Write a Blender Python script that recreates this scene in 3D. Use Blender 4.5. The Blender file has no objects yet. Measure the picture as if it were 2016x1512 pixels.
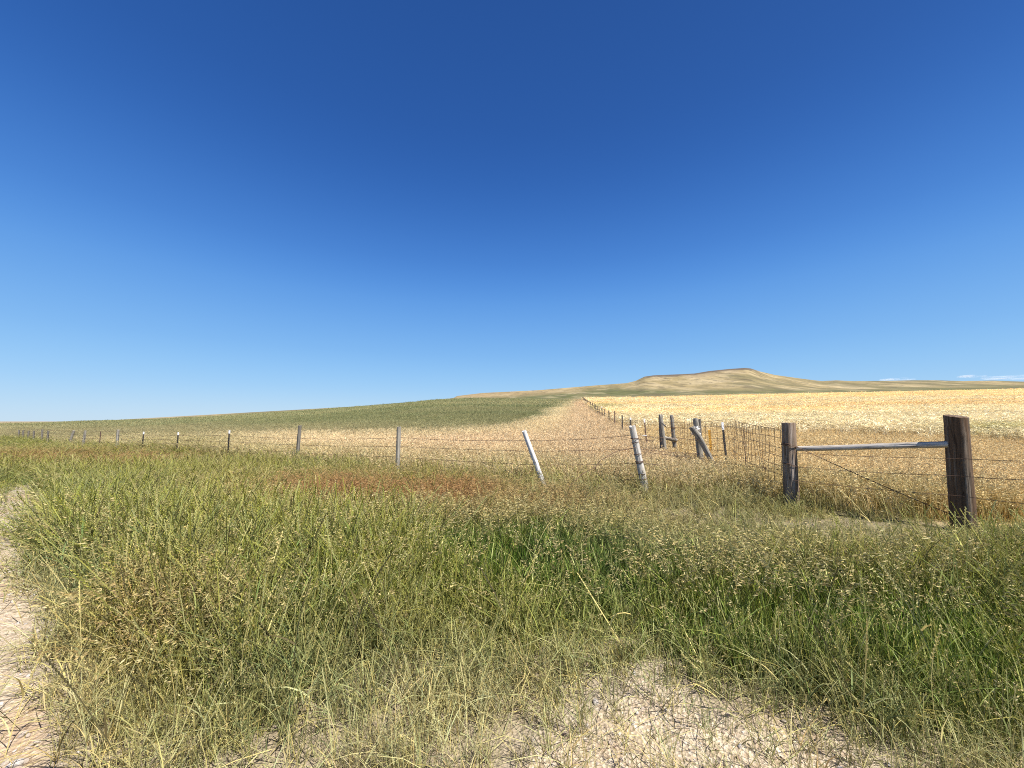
import bpy, bmesh, math, random
import numpy as np
from mathutils import Vector, Matrix, Quaternion

random.seed(7)
RNG = np.random.default_rng(11)
SC = bpy.context.scene
COL = SC.collection

# ------------------------------------------------------------------ camera
EYE = 1.5
F = 760.0 / 2016.0            # focal length over sensor width (ultra wide phone lens)
PITCH = math.atan(73.5 / 760.0)
SP, CP = math.sin(PITCH), math.cos(PITCH)
cam_d = bpy.data.cameras.new("camera")
cam = bpy.data.objects.new("camera", cam_d)
COL.objects.link(cam)
cam.location = (0, 0, EYE)
cam.rotation_euler = (math.pi / 2 + PITCH, 0, 0)
cam_d.sensor_width = 36
cam_d.lens = 36 * F
cam_d.clip_start = 0.05
cam_d.clip_end = 60000
SC.camera = cam

# ------------------------------------------------------------------ sky and sun
SUN_EL = math.radians(55)
SUN_AZ = math.radians(127)      # clockwise from +Y (view direction): from the right, a little behind
sun_dir = Vector((math.sin(SUN_AZ) * math.cos(SUN_EL), math.cos(SUN_AZ) * math.cos(SUN_EL), math.sin(SUN_EL)))
sun_d = bpy.data.lights.new("sun", 'SUN')
sun_d.energy = 5.0
sun_d.angle = math.radians(0.53)
sun_d.color = (1.0, 0.955, 0.88)
sun = bpy.data.objects.new("sun", sun_d)
COL.objects.link(sun)
sun.location = sun_dir * 60
sun.rotation_euler = (-sun_dir).to_track_quat('-Z', 'Y').to_euler()

world = bpy.data.worlds.new("World")
SC.world = world
world.use_nodes = True
wn = world.node_tree
wn.nodes.clear()
w_out = wn.nodes.new('ShaderNodeOutputWorld')
w_bg = wn.nodes.new('ShaderNodeBackground')
w_sky = wn.nodes.new('ShaderNodeTexSky')
w_sky.sky_type = 'NISHITA'
w_sky.sun_disc = False
w_sky.sun_elevation = SUN_EL
w_sky.sun_rotation = SUN_AZ
w_sky.altitude = 1400
w_sky.air_density = 1.0
w_sky.dust_density = 0.3
w_sky.ozone_density = 2.0
w_bg.inputs['Strength'].default_value = 0.1
EXPOSURE = 1.0
# the measured sky: deep blue overhead, paling through the haze to the horizon
w_tc = wn.nodes.new('ShaderNodeTexCoord')
w_sep = wn.nodes.new('ShaderNodeSeparateXYZ')
w_ramp = wn.nodes.new('ShaderNodeValToRGB')
w_ramp.color_ramp.interpolation = 'B_SPLINE'
SKY = [(0.0, (190, 215, 236)), (0.078, (152, 202, 243)), (0.169, (124, 182, 239)), (0.294, (90, 154, 229)), (0.387, (68, 130, 212)),
       (0.51, (45, 102, 184)), (0.625, (36, 88, 166)), (0.78, (31, 79, 152)), (1.0, (26, 68, 136))]
_f = lambda c: ((c / 255.0 + 0.055) / 1.055) ** 2.4
el = w_ramp.color_ramp.elements
while len(el) < len(SKY):
    el.new(0.5)
for e, (p, c) in zip(el, SKY):
    e.position = p
    e.color = (_f(c[0]), _f(c[1]), _f(c[2]), 1)
w_scale = wn.nodes.new('ShaderNodeVectorMath')
w_scale.operation = 'SCALE'
w_scale.inputs['Scale'].default_value = 1.0 / (0.1 * 2 ** EXPOSURE)
w_mix = wn.nodes.new('ShaderNodeMix')
w_mix.data_type = 'RGBA'
w_mix.inputs[0].default_value = 0.93
wn.links.new(w_tc.outputs['Generated'], w_sep.inputs[0])
wn.links.new(w_sep.outputs['Z'], w_ramp.inputs[0])
wn.links.new(w_ramp.outputs[0], w_scale.inputs[0])
wn.links.new(w_sky.outputs[0], w_mix.inputs['A'])
wn.links.new(w_scale.outputs[0], w_mix.inputs['B'])
wn.links.new(w_mix.outputs['Result'], w_bg.inputs['Color'])
wn.links.new(w_bg.outputs[0], w_out.inputs['Surface'])

SC.view_settings.view_transform = 'Standard'
SC.view_settings.look = 'None'
SC.view_settings.exposure = EXPOSURE
SC.view_settings.gamma = 1.0
SC.render.engine = 'CYCLES'
SC.cycles.max_bounces = 5
SC.cycles.diffuse_bounces = 2
SC.cycles.glossy_bounces = 2
SC.cycles.transmission_bounces = 3
SC.cycles.transparent_max_bounces = 40
SC.cycles.filter_width = 1.05
SC.cycles.use_denoising = False


# ------------------------------------------------------------------ small maths helpers
def lin(r, g, b):
    f = lambda c: (c / 255.0) / 12.92 if c <= 10 else (((c / 255.0) + 0.055) / 1.055) ** 2.4
    return (f(r), f(g), f(b))


def slope_of(v):
    yc = (756.0 - np.asarray(v, float)) / 760.0
    return (SP + yc * CP) / (CP - yc * SP)


def at(u, v, Y):
    """the point at distance Y in front on the line of sight through (u, v)"""
    xc, yc = (u - 1008) / 760.0, (756 - v) / 760.0
    d = Vector((xc, CP - yc * SP, SP + yc * CP))
    s = Y / d.y
    return Vector((d.x * s, Y, EYE + d.z * s))


def project(X, Y, Z):
    dz = Z - EYE
    dep = np.maximum(Y * CP + dz * SP, 0.05)
    yc = (-Y * SP + dz * CP) / dep
    return 1008 + 760 * X / dep, 756 - 760 * yc


def sstep(a, b, x):
    t = np.clip((np.asarray(x, float) - a) / (b - a), 0, 1)
    return t * t * (3 - 2 * t)


def _hash(ix, iy, seed):
    h = (ix.astype(np.int64) * 374761393 + iy.astype(np.int64) * 668265263 + seed * 1442695041) & 0xFFFFFFFF
    h = ((h ^ (h >> 13)) * 1274126177) & 0xFFFFFFFF
    h = h ^ (h >> 16)
    return (h & 0xFFFF) / 65535.0


def vnoise(x, y, seed=0):
    x = np.asarray(x, float)
    y = np.asarray(y, float)
    ix, iy = np.floor(x), np.floor(y)
    fx, fy = x - ix, y - iy
    fx = fx * fx * (3 - 2 * fx)
    fy = fy * fy * (3 - 2 * fy)
    a = _hash(ix, iy, seed)
    b = _hash(ix + 1, iy, seed)
    c = _hash(ix, iy + 1, seed)
    d = _hash(ix + 1, iy + 1, seed)
    return (a * (1 - fx) + b * fx) * (1 - fy) + (c * (1 - fx) + d * fx) * fy


def fbm(x, y, seed=0, octv=4):
    s, a, n = 0, 0.5, 0
    for o in range(octv):
        s = s + a * vnoise(x * 2 ** o, y * 2 ** o, seed + o * 17)
        n += a
        a *= 0.5
    return s / n


# ------------------------------------------------------------------ the lie of the land
CX = np.array([-400, 0, 100, 170, 300, 400, 600, 780, 860, 920, 1000, 1130, 1250, 1400, 1600, 1800, 2016, 2500], float)
CV = np.array([834, 834, 832, 829, 825.5, 821, 808.5, 794.5, 786.5, 784, 785, 787, 786, 782, 777, 773, 768, 763], float)
SX = np.array([-400, 170, 880, 900, 950, 1000, 1060, 1120, 1180, 1235, 1253, 1271, 1290, 1340, 1370, 1400, 1440, 1470,
               1482, 1500, 1530, 1580, 1620, 1650, 1680, 1750, 1800, 1850, 1900, 1960, 2016, 2500], float)
SV = np.array([830, 830, 790, 779.5, 773.5, 771, 768, 763, 758, 754, 749.5, 741, 738.5, 736.5, 735, 730, 726, 724,
               725, 731, 738, 745, 750, 748.5, 750, 749.5, 748.5, 748.5, 750, 749, 751, 752], float)
YCX = np.array([-400, 170, 900, 1130, 1300, 1600, 2016, 2500], float)
YCV = np.array([260, 230, 190, 165, 190, 230, 260, 280], float)


def land(X, Y):
    X = np.asarray(X, float)
    Y = np.asarray(Y, float)
    r = np.hypot(X, Y)
    th = np.arctan2(X, Y)
    thc = np.clip(th, -1.08, 1.08)
    u = 1008 + 760 * np.tan(thc)
    D = r * np.cos(thc)
    yc = np.interp(u, YCX, YCV)
    zc = EYE + yc * slope_of(np.interp(u, CX, CV))
    zc = np.maximum(zc, -0.3)
    f = np.clip((D - 11.0) / (yc - 11.0), 0, 1)
    z = zc * f ** 1.12
    # a shallow dip along the far end of the roadside
    z = z - 0.45 * sstep(14, 30, D) * sstep(-0.75, -1.1, np.tan(thc)) * (1 - sstep(60, 140, D))
    # beyond the crest
    d1, d2, d3 = yc * 1.5, 620.0, 1500.0
    z1 = zc - 1.2
    z2 = EYE + d2 * (slope_of(np.interp(u, CX, CV)) - 0.0015)
    vs = np.interp(u, SX, SV)
    z3 = EYE + d3 * slope_of(vs)
    nz = (fbm(X / 170.0, Y / 170.0, 5, 4) - 0.5) * 11.0 * sstep(650, 900, D) * (1 - sstep(1080, 1380, D))
    e2, e3 = (z2 - EYE) / d2, (z3 - EYE) / d3
    g = np.clip((D - d2) / (d3 - d2), 0, 1)
    zh = EYE + D * (e2 + (e3 - e2) * (0.75 * g + 0.25 * g * g)) + nz
    zb = np.where(D < d1, zc + (z1 - zc) * np.clip((D - yc) / (d1 - yc), 0, 1),
                  z1 + (z2 - z1) * np.clip((D - d1) / (d2 - d1), 0, 1))
    zb = np.where(D > d2, zh, zb)
    zb = np.where(D > d3, np.maximum(z3 - (D - d3) * 0.05, np.minimum(z3, -2.0)), zb)
    z = np.where(D > yc, zb, z)
    back = sstep(1.9, 1.4, np.abs(th))
    z = z * back
    bumps = (fbm(X * 0.9, Y * 0.9, 3, 3) - 0.5) * 0.10 * sstep(1.0, 3.0, r) * (1 - sstep(40, 90, r))
    return z + bumps


def ground_at(x, y):
    return float(land(np.array([x]), np.array([y]))[0])


# fence lines on the ground plan -------------------------------------------------
ROADSIDE = [(9.4, 2.2), (6.2, 5.49), (4.86, 6.9), (2.74, 7.9), (0.84, 8.8), (-3.1, 10.6), (-7.04, 12.8), (-11.2, 15.4),
            (-15.7, 18.3), (-19.8, 20.9), (-23.88, 23.6), (-27.3, 25.8), (-30.7, 27.9), (-34.4, 30.2), (-41.7, 35),
            (-44.63, 37), (-49.13, 40), (-52.17, 42), (-55.88, 44.5), (-58.9, 46.5)]
_rx = np.array([p[0] for p in ROADSIDE][::-1])
_ry = np.array([p[1] for p in ROADSIDE][::-1])


def beyond_fence(X, Y):
    """metres past the roadside fence, measured away from the camera"""
    return Y - np.interp(X, _rx, _ry)


def field_fence_x(Y):
    return 2.6 + 0.167 * Y


def blob(u, v, cu, cv, ru, rv):
    return np.exp(-(((u - cu) / ru) ** 2 + ((v - cv) / rv) ** 2))


# plan of what grows where: everything follows from the ground position -----------
def bare_mask(u, v, X, Y):
    n = (fbm(X * 1.6, Y * 1.6, 21, 4) - 0.5) * 130
    n2 = (fbm(X * 6, Y * 6, 22, 3) - 0.5) * 70
    # the track on the left: runs along the left edge of the verge
    tr = sstep(45, -45, u - (70 + n * 0.5 + np.interp(v, [930, 1000, 1100, 1300, 1512], [-10, 25, 15, 10, 50])))
    tr = tr * sstep(925, 985, v + n * .3)
    edge = np.interp(u, [900, 1080, 1180, 1300, 1400, 1500, 1620, 1750, 1850], [1560, 1400, 1345, 1330, 1370, 1405, 1440, 1530, 1700])
    rt = sstep(-50, 50, v - edge + n + n2)
    return np.clip(tr + rt, 0, 1)


def thin_mask(u, v, X, Y):
    n = (fbm(X * 1.2, Y * 1.2, 31, 3) - 0.5) * 160
    edge = np.interp(u, [0, 120, 260, 420, 560, 700, 900, 1100, 1250, 1400, 1600, 1800, 2016],
                     [1080, 1120, 1330, 1420, 1370, 1290, 1235, 1205, 1225, 1290, 1340, 1400, 1450])
    return np.clip(sstep(-70, 70, v - edge + n) + 1.0 * blob(u, v, 1640, 1050, 380, 42) + 0.6 * blob(u, v, 1300, 1010, 90, 25), 0, 1)


# albedos of plants
C_OLIVE = np.array([0.170, 0.170, 0.026])
C_GREEN = np.array([0.050, 0.118, 0.012])
C_FRESH = np.array([0.118, 0.190, 0.026])
C_BLUEG = np.array([0.095, 0.135, 0.048])
C_STRAW = np.array([0.54, 0.46, 0.24])
C_RUST = np.array([0.27, 0.155, 0.065])
C_GOLD = np.array([0.66, 0.525, 0.30])
C_PINK = np.array([0.66, 0.485, 0.30])
C_SAGE = np.array([0.275, 0.262, 0.125])
C_WHEAT = np.array([0.70, 0.605, 0.395])


def mixc(a, b, f):
    f = np.clip(f, 0, 1)[..., None]
    return a * (1 - f) + b * f


def verge_colour(u, v, X, Y):
    n = fbm(X * 0.55, Y * 0.55, 41, 4)
    n2 = fbm(X * 2.3, Y * 2.3, 42, 3)
    c = np.broadcast_to(C_OLIVE, u.shape + (3,)).copy()
    c = mixc(c, C_BLUEG, 0.8 * sstep(0.5, 0.7, n) + 0.7 * blob(u, v, 180, 1040, 190, 90))
    g = 1.7 * blob(u, v, 1150, 1055, 340, 75) \
        + 0.5 * blob(u, v, 620, 900, 120, 20) + 0.35 * blob(u, v, 300, 870, 250, 18)
    fr = 1.5 * blob(u, v, 1520, 1170, 460, 80) + 0.8 * blob(u, v, 1900, 1270, 200, 100) + 0.5 * blob(u, v, 620, 1120, 300, 60)
    c = mixc(c, C_FRESH, fr * (0.4 + 1.1 * (n2 - 0.2)))
    c = mixc(c, C_GREEN, g * (0.45 + 1.1 * (n2 - 0.2)))
    c = mixc(c, C_STRAW, 0.55 * thin_mask(u, v, X, Y) * (0.4 + n2))
    c = mixc(c, C_STRAW, 0.5 * sstep(1000, 950, v) * sstep(900, 1100, u))
    return c


def rust_mask(u, v, X, Y):
    n = fbm(X * 0.9, Y * 0.9, 51, 4)
    m = 1.05 * blob(u, v, 760, 962, 320, 38) + 1.0 * blob(u, v, 180, 895, 300, 16) + 0.42 * blob(u, v, 310, 1215, 170, 100) \
        + 0.35 * blob(u, v, 1250, 985, 300, 30) + 0.10 * blob(u, v, 1600, 1130, 400, 100)
    return np.clip(m * (0.4 + 1.2 * n), 0, 1)


SAGE_U = np.array([-200, 0, 200, 370, 600, 700, 850, 1000, 1060, 1100, 1128, 1140], float)
SAGE_V = np.array([872, 870, 868, 862, 858, 858, 854, 844, 822, 803, 790, 780], float)


def field_colour(u, v, X, Y):
    """colour and kind of the open fields past the roadside fence; kind 0 dry meadow, 1 sage crop, 2 wheat"""
    right = X > field_fence_x(Y) + 0.6 + 0.6 * (fbm(X * .3, Y * .3, 61, 2) - .5)
    n = fbm(X / 9.0, Y / 9.0, 62, 4)
    n3 = fbm(X / 30.0, Y / 14.0, 63, 4)
    edge = np.interp(u, SAGE_U, SAGE_V) + (n - 0.5) * 16 + (n3 - .5) * 10
    sage = sstep(15, -17, v - edge) * (~right)
    c = mixc(np.broadcast_to(C_GOLD, u.shape + (3,)).copy(), C_PINK, 0.9 * blob(u, v, 900, 890, 330, 24) + 0.45 * blob(u, v, 1185, 832, 50, 30)
             + 0.6 * sstep(.45, .7, n))
    c = mixc(c, C_OLIVE * 1.8, 0.45 * blob(u, v, 1230, 905, 160, 30))
    c = mixc(c, np.array([.20, .195, .055]) * (.8 + .5 * n)[..., None], .93 * sstep(590, 360, u + 130 * (n - .5)))
    c = mixc(c, np.array([.74, .63, .38]), .85 * blob(u, v, 1092, 812, 42, 22))
    c = mixc(c, np.array([.67, .49, .21]), .7 * right)
    # worn reddish strip beside the field fence
    strip = sstep(3.2, 1.0, np.abs(X - field_fence_x(Y) + 1.6)) * (~right)
    c = mixc(c, C_PINK * 0.92, strip * 0.9)
    sg = mixc(np.broadcast_to(C_SAGE, u.shape + (3,)).copy(), C_SAGE * np.array([0.80, 0.86, 0.80]), sstep(.45, .65, n3))
    sg = mixc(sg, C_STRAW * 0.85, 0.75 * sstep(0.56, 0.70, fbm(X / 26.0, Y / 7.0, 64, 3)) * sstep(800, 1000, u))
    sg = mixc(sg, C_STRAW * 0.62, 0.75 * sstep(825, 850, v) + 0.3 * sstep(0.55, .8, n))
    c = mixc(c, sg, sage)
    wh = right & (v < np.interp(u, [1140, 1300, 1550, 1850, 2016, 2400], [830, 842, 850, 862, 868, 880]) + (n - .5) * 26 + RNG.normal(0, 6, u.shape))
    wc = mixc(np.broadcast_to(C_WHEAT, u.shape + (3,)).copy(), C_GOLD * np.array([1.2, 1.15, 1.1]),
              0.9 * sstep(.45, .7, n3) * sstep(845, 800, v) + 0.5 * sstep(792, 778, v))
    wc = wc * (.86 + .36 * fbm(X / 55.0, Y / 5.0, 65, 3))[:, None]
    wc = mixc(wc, C_OLIVE * 1.6, 0.42 * blob(u, v, 1960, 862, 110, 9) + 0.4 * blob(u, v, 1195, 806, 30, 6))
    c = np.where(wh[..., None], wc, c)
    kind = np.where(wh, 2, np.where(sage > RNG.uniform(.15, .85, sage.shape), 1, 0))
    return c, kind


# ------------------------------------------------------------------ materials
def new_mat(name):
    m = bpy.data.materials.new(name)
    m.use_nodes = True
    nt = m.node_tree
    nt.nodes.clear()
    return m, nt, nt.nodes.new('ShaderNodeOutputMaterial')


def N(nt, t, **kw):
    n = nt.nodes.new(t)
    for k, v in kw.items():
        if k.startswith('i_'):
            n.inputs[k[2:].replace('_', ' ')].default_value = v
        else:
            setattr(n, k, v)
    return n


def mul_mix(nt, a, b, fac=None, mode='MIX'):
    m = nt.nodes.new('ShaderNodeMix')
    m.data_type = 'RGBA'
    m.blend_type = mode
    for sock, val in ((m.inputs['A'], a), (m.inputs['B'], b), (m.inputs[0], fac)):
        if val is None:
            continue
        if hasattr(val, 'is_linked') or isinstance(val, bpy.types.NodeSocket):
            nt.links.new(val, sock)
        elif isinstance(val, (int, float)):
            sock.default_value = val if sock.type == 'VALUE' else (val, val, val, 1)
        else:
            sock.default_value = (*val, 1) if len(val) == 3 else val
    m.inputs[0].default_value = fac if isinstance(fac, (int, float)) else m.inputs[0].default_value
    return m.outputs['Result']


def ramp(nt, src, stops):
    r = nt.nodes.new('ShaderNodeValToRGB')
    el = r.color_ramp.elements
    while len(el) < len(stops):
        el.new(0.5)
    for e, (p, c) in zip(el, stops):
        e.position = p
        e.color = (*c, 1) if len(c) == 3 else c
    nt.links.new(src, r.inputs[0])
    return r.outputs[0]


def plant_material():
    m, nt, out = new_mat("plant")
    ic = N(nt, 'ShaderNodeAttribute', attribute_type='INSTANCER', attribute_name='icol')
    hc = N(nt, 'ShaderNodeAttribute', attribute_type='INSTANCER', attribute_name='hcol')
    hm = N(nt, 'ShaderNodeAttribute', attribute_type='GEOMETRY', attribute_name='headmask')
    jt = N(nt, 'ShaderNodeAttribute', attribute_type='GEOMETRY', attribute_name='jit')
    c = mul_mix(nt, ic.outputs['Color'], hc.outputs['Color'], hm.outputs['Fac'])
    c = mul_mix(nt, c, jt.outputs['Color'], 1.0, 'MULTIPLY')
    d = N(nt, 'ShaderNodeBsdfPrincipled')
    d.inputs['Roughness'].default_value = 0.55
    d.inputs['Specular IOR Level'].default_value = 0.12
    t = N(nt, 'ShaderNodeBsdfTranslucent')
    mx = N(nt, 'ShaderNodeMixShader')
    mx.inputs[0].default_value = 0.22
    nt.links.new(c, d.inputs['Base Color'])
    nt.links.new(c, t.inputs['Color'])
    nt.links.new(d.outputs[0], mx.inputs[1])
    nt.links.new(t.outputs[0], mx.inputs[2])
    nt.links.new(mx.outputs[0], out.inputs['Surface'])
    return m


def ground_material():
    m, nt, out = new_mat("ground")
    at_ = N(nt, 'ShaderNodeAttribute', attribute_type='GEOMETRY', attribute_name='gcol')
    gm = N(nt, 'ShaderNodeAttribute', attribute_type='GEOMETRY', attribute_name='gravel')
    fm = N(nt, 'ShaderNodeAttribute', attribute_type='GEOMETRY', attribute_name='farness')
    tc = N(nt, 'ShaderNodeTexCoord')
    # gravel: cells of little stones and grit
    vo = N(nt, 'ShaderNodeTexVoronoi')
    vo.inputs['Scale'].default_value = 55
    nt.links.new(tc.outputs['Object'], vo.inputs['Vector'])
    no = N(nt, 'ShaderNodeTexNoise')
    no.inputs['Scale'].default_value = 9
    no.inputs['Detail'].default_value = 10
    no.inputs['Roughness'].default_value = 0.75
    nt.links.new(tc.outputs['Object'], no.inputs['Vector'])
    st = ramp(nt, vo.outputs['Color'], [(0.0, (0.62, 0.52, 0.42)), (0.35, (0.82, 0.74, 0.62)), (0.6, (1.0, 0.93, 0.82)), (1.0, (1.2, 1.15, 1.1))])
    grit = ramp(nt, no.outputs['Fac'], [(0.3, (0.72, 0.66, 0.60)), (0.5, (1.0, 0.96, 0.90)), (0.7, (1.15, 1.1, 1.05))])
    gv = mul_mix(nt, st, grit, 1.0, 'MULTIPLY')
    # litter between plants
    n2 = N(nt, 'ShaderNodeTexNoise')
    n2.inputs['Scale'].default_value = 22
    n2.inputs['Detail'].default_value = 8
    n2.inputs['Roughness'].default_value = 0.8
    nt.links.new(tc.outputs['Object'], n2.inputs['Vector'])
    lt = ramp(nt, n2.outputs['Fac'], [(0.3, (0.6, 0.57, 0.52)), (0.5, (0.95, 0.95, 0.95)), (0.72, (1.35, 1.3, 1.2))])
    # open country far off: tussocks and scrub, seen from a distance
    mp = N(nt, 'ShaderNodeMapping')
    mp.inputs['Scale'].default_value = (0.05, 0.022, 0.05)
    nt.links.new(tc.outputs['Object'], mp.inputs['Vector'])
    n3 = N(nt, 'ShaderNodeTexNoise')
    n3.inputs['Scale'].default_value = 1.0
    n3.inputs['Detail'].default_value = 12
    n3.inputs['Roughness'].default_value = 0.72
    nt.links.new(mp.outputs[0], n3.inputs['Vector'])
    ft = ramp(nt, n3.outputs['Fac'], [(0.3, (0.62, 0.64, 0.60)), (0.48, (0.95, 0.95, 0.93)), (0.56, (1.05, 1.04, 1.0)), (0.75, (1.3, 1.26, 1.15))])
    nf = mul_mix(nt, lt, gv, gm.outputs['Fac'])
    al = mul_mix(nt, nf, ft, fm.outputs['Fac'])
    c = mul_mix(nt, at_.outputs['Color'], al, 1.0, 'MULTIPLY')
    p = N(nt, 'ShaderNodeBsdfPrincipled')
    p.inputs['Roughness'].default_value = 0.95
    p.inputs['Specular IOR Level'].default_value = 0.1
    nt.links.new(c, p.inputs['Base Color'])
    bp = N(nt, 'ShaderNodeBump')
    bp.inputs['Strength'].default_value = 0.8
    bp.inputs['Distance'].default_value = 0.015
    nt.links.new(vo.outputs['Distance'], bp.inputs['Height'])
    nt.links.new(bp.outputs[0], p.inputs['Normal'])
    nt.links.new(p.outputs[0], out.inputs['Surface'])
    return m


def wood_material(name, pale, mid, dark, brown=None, brown_amt=0.0):
    """weathered timber, grain along local Z"""
    m, nt, out = new_mat(name)
    tc = N(nt, 'ShaderNodeTexCoord')
    mp = N(nt, 'ShaderNodeMapping')
    mp.inputs['Scale'].default_value = (42, 42, 2.2)
    nt.links.new(tc.outputs['Object'], mp.inputs['Vector'])
    g = N(nt, 'ShaderNodeTexNoise')
    g.inputs['Scale'].default_value = 1.0
    g.inputs['Detail'].default_value = 7
    g.inputs['Roughness'].default_value = 0.7
    nt.links.new(mp.outputs[0], g.inputs['Vector'])
    c = ramp(nt, g.outputs['Fac'], [(0.30, dark), (0.44, mid), (0.62, pale), (0.8, mid)])
    mp2 = N(nt, 'ShaderNodeMapping')
    mp2.inputs['Scale'].default_value = (16, 16, 0.8)
    nt.links.new(tc.outputs['Object'], mp2.inputs['Vector'])
    g2 = N(nt, 'ShaderNodeTexNoise')
    g2.inputs['Scale'].default_value = 1.0
    g2.inputs['Detail'].default_value = 5
    g2.inputs['Distortion'].default_value = 0.4
    nt.links.new(mp2.outputs[0], g2.inputs['Vector'])
    if brown is not None:
        bf = ramp(nt, g2.outputs['Fac'], [(0.40 - 0.25 * brown_amt, (0, 0, 0)), (0.62 - 0.2 * brown_amt, (1, 1, 1))])
        c = mul_mix(nt, c, brown, None)
        nt.links.new(bf, c.node.inputs[0])
        c2 = ramp(nt, g.outputs['Fac'], [(0.3, (0.55, 0.55, 0.55)), (0.6, (1.15, 1.15, 1.15))])
        c = mul_mix(nt, c, c2, 1.0, 'MULTIPLY')
    # splits in the grain
    mp3 = N(nt, 'ShaderNodeMapping')
    mp3.inputs['Scale'].default_value = (30, 30, 1.1)
    nt.links.new(tc.outputs['Object'], mp3.inputs['Vector'])
    vo = N(nt, 'ShaderNodeTexVoronoi', feature='DISTANCE_TO_EDGE')
    vo.inputs['Scale'].default_value = 1.0
    nt.links.new(mp3.outputs[0], vo.inputs['Vector'])
    cr = ramp(nt, vo.outputs['Distance'], [(0.0, (0.22, 0.2, 0.19)), (0.045, (1, 1, 1))])
    c = mul_mix(nt, c, cr, 0.75, 'MULTIPLY')
    p = N(nt, 'ShaderNodeBsdfPrincipled')
    p.inputs['Roughness'].default_value = 0.85
    p.inputs['Specular IOR Level'].default_value = 0.2
    nt.links.new(c, p.inputs['Base Color'])
    b = N(nt, 'ShaderNodeBump')
    b.inputs['Strength'].default_value = 0.9
    b.inputs['Distance'].default_value = 0.01
    nt.links.new(g.outputs['Fac'], b.inputs['Height'])
    nt.links.new(b.outputs[0], p.inputs['Normal'])
    nt.links.new(p.outputs[0], out.inputs['Surface'])
    return m


def metal_material(name, a, b, rough=0.7, metallic=0.2):
    m, nt, out = new_mat(name)
    tc = N(nt, 'ShaderNodeTexCoord')
    g = N(nt, 'ShaderNodeTexNoise')
    g.inputs['Scale'].default_value = 60
    g.inputs['Detail'].default_value = 5
    nt.links.new(tc.outputs['Object'], g.inputs['Vector'])
    c = ramp(nt, g.outputs['Fac'], [(0.35, a), (0.65, b)])
    p = N(nt, 'ShaderNodeBsdfPrincipled')
    p.inputs['Roughness'].default_value = rough
    p.inputs['Metallic'].default_value = metallic
    nt.links.new(c, p.inputs['Base Color'])
    nt.links.new(p.outputs[0], out.inputs['Surface'])
    return m


M_PLANT = plant_material()
M_GROUND = ground_material()
M_BIG = wood_material("weathered_brown_post", (0.29, 0.245, 0.195), (0.17, 0.135, 0.10), (0.045, 0.034, 0.026), (0.115, 0.070, 0.042), 0.40)
M_BIG2 = wood_material("weathered_grey_brown_post", (0.40, 0.345, 0.30), (0.27, 0.22, 0.18), (0.09, 0.07, 0.055), (0.20, 0.140, 0.095), 0.15)
M_RAIL = wood_material("silver_rail", (0.60, 0.55, 0.48), (0.38, 0.34, 0.295), (0.08, 0.07, 0.06))
M_GREY = wood_material("grey_wood", (0.36, 0.335, 0.285), (0.215, 0.195, 0.16), (0.055, 0.047, 0.04))
M_DARK = wood_material("dark_grey_wood", (0.22, 0.20, 0.17), (0.12, 0.108, 0.09), (0.04, 0.035, 0.03))
M_PALE = wood_material("pale_wood", (0.56, 0.53, 0.48), (0.43, 0.40, 0.36), (0.15, 0.135, 0.12))
M_WHITE = wood_material("whitewashed_wood", (0.68, 0.68, 0.68), (0.58, 0.58, 0.58), (0.26, 0.25, 0.245))
M_WIRE = metal_material("rusty_wire", (0.10, 0.055, 0.035), (0.16, 0.095, 0.06), 0.8, 0.1)
M_WIRE2 = metal_material("galvanised_wire", (0.45, 0.45, 0.46), (0.62, 0.62, 0.62), 0.45, 0.4)
M_TPOST = metal_material("dark_steel", (0.035, 0.035, 0.032), (0.075, 0.06, 0.05), 0.7, 0.1)
M_TRUST = metal_material("rusty_steel", (0.13, 0.075, 0.05), (0.20, 0.125, 0.085), 0.8, 0.1)
M_TIP = metal_material("white_paint", (0.72, 0.72, 0.72), (0.85, 0.85, 0.85), 0.6, 0.0)
M_YEL = metal_material("yellow_paint", (0.50, 0.24, 0.03), (0.62, 0.34, 0.04), 0.6, 0.0)


# ------------------------------------------------------------------ mesh helpers
def mesh_np(name, verts, faces_flat, face_len):
    me = bpy.data.meshes.new(name)
    nv = len(verts)
    me.vertices.add(nv)
    me.vertices.foreach_set("co", np.asarray(verts, np.float32).ravel())
    fl = np.asarray(faces_flat, np.int32)
    me.loops.add(len(fl))
    me.loops.foreach_set("vertex_index", fl)
    face_len = np.asarray(face_len, np.int32)
    me.polygons.add(len(face_len))
    st = np.concatenate([[0], np.cumsum(face_len)[:-1]]).astype(np.int32)
    me.polygons.foreach_set("loop_start", st)
    me.update(calc_edges=True)
    return me


def add_attr(me, name, typ, data):
    a = me.attributes.new(name, typ, 'POINT')
    key = 'value' if typ in ('FLOAT', 'INT') else ('color' if 'COLOR' in typ else 'vector')
    arr = np.asarray(data)
    if 'COLOR' in typ and arr.shape[1] == 3:
        arr = np.concatenate([arr, np.ones((len(arr), 1))], 1)
    a.data.foreach_set(key, np.ascontiguousarray(arr, np.int32 if typ == 'INT' else np.float32).ravel())


def tag(o, label=None, cat=None, group=None, kind=None):
    if label:
        o['label'] = label
    if cat:
        o['category'] = cat
    if group:
        o['group'] = group
    if kind:
        o['kind'] = kind
    return o


def link(name, me, mat=None, parent=None):
    o = bpy.data.objects.new(name, me)
    COL.objects.link(o)
    if mat is not None and me is not None:
        me.materials.append(mat)
    if parent is not None:
        o.parent = parent
    return o


def smooth(me, ang=40):
    me.polygons.foreach_set("use_smooth", np.ones(len(me.polygons), bool))
    try:
        me.set_sharp_from_angle(angle=math.radians(ang))
    except Exception:
        pass


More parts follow.
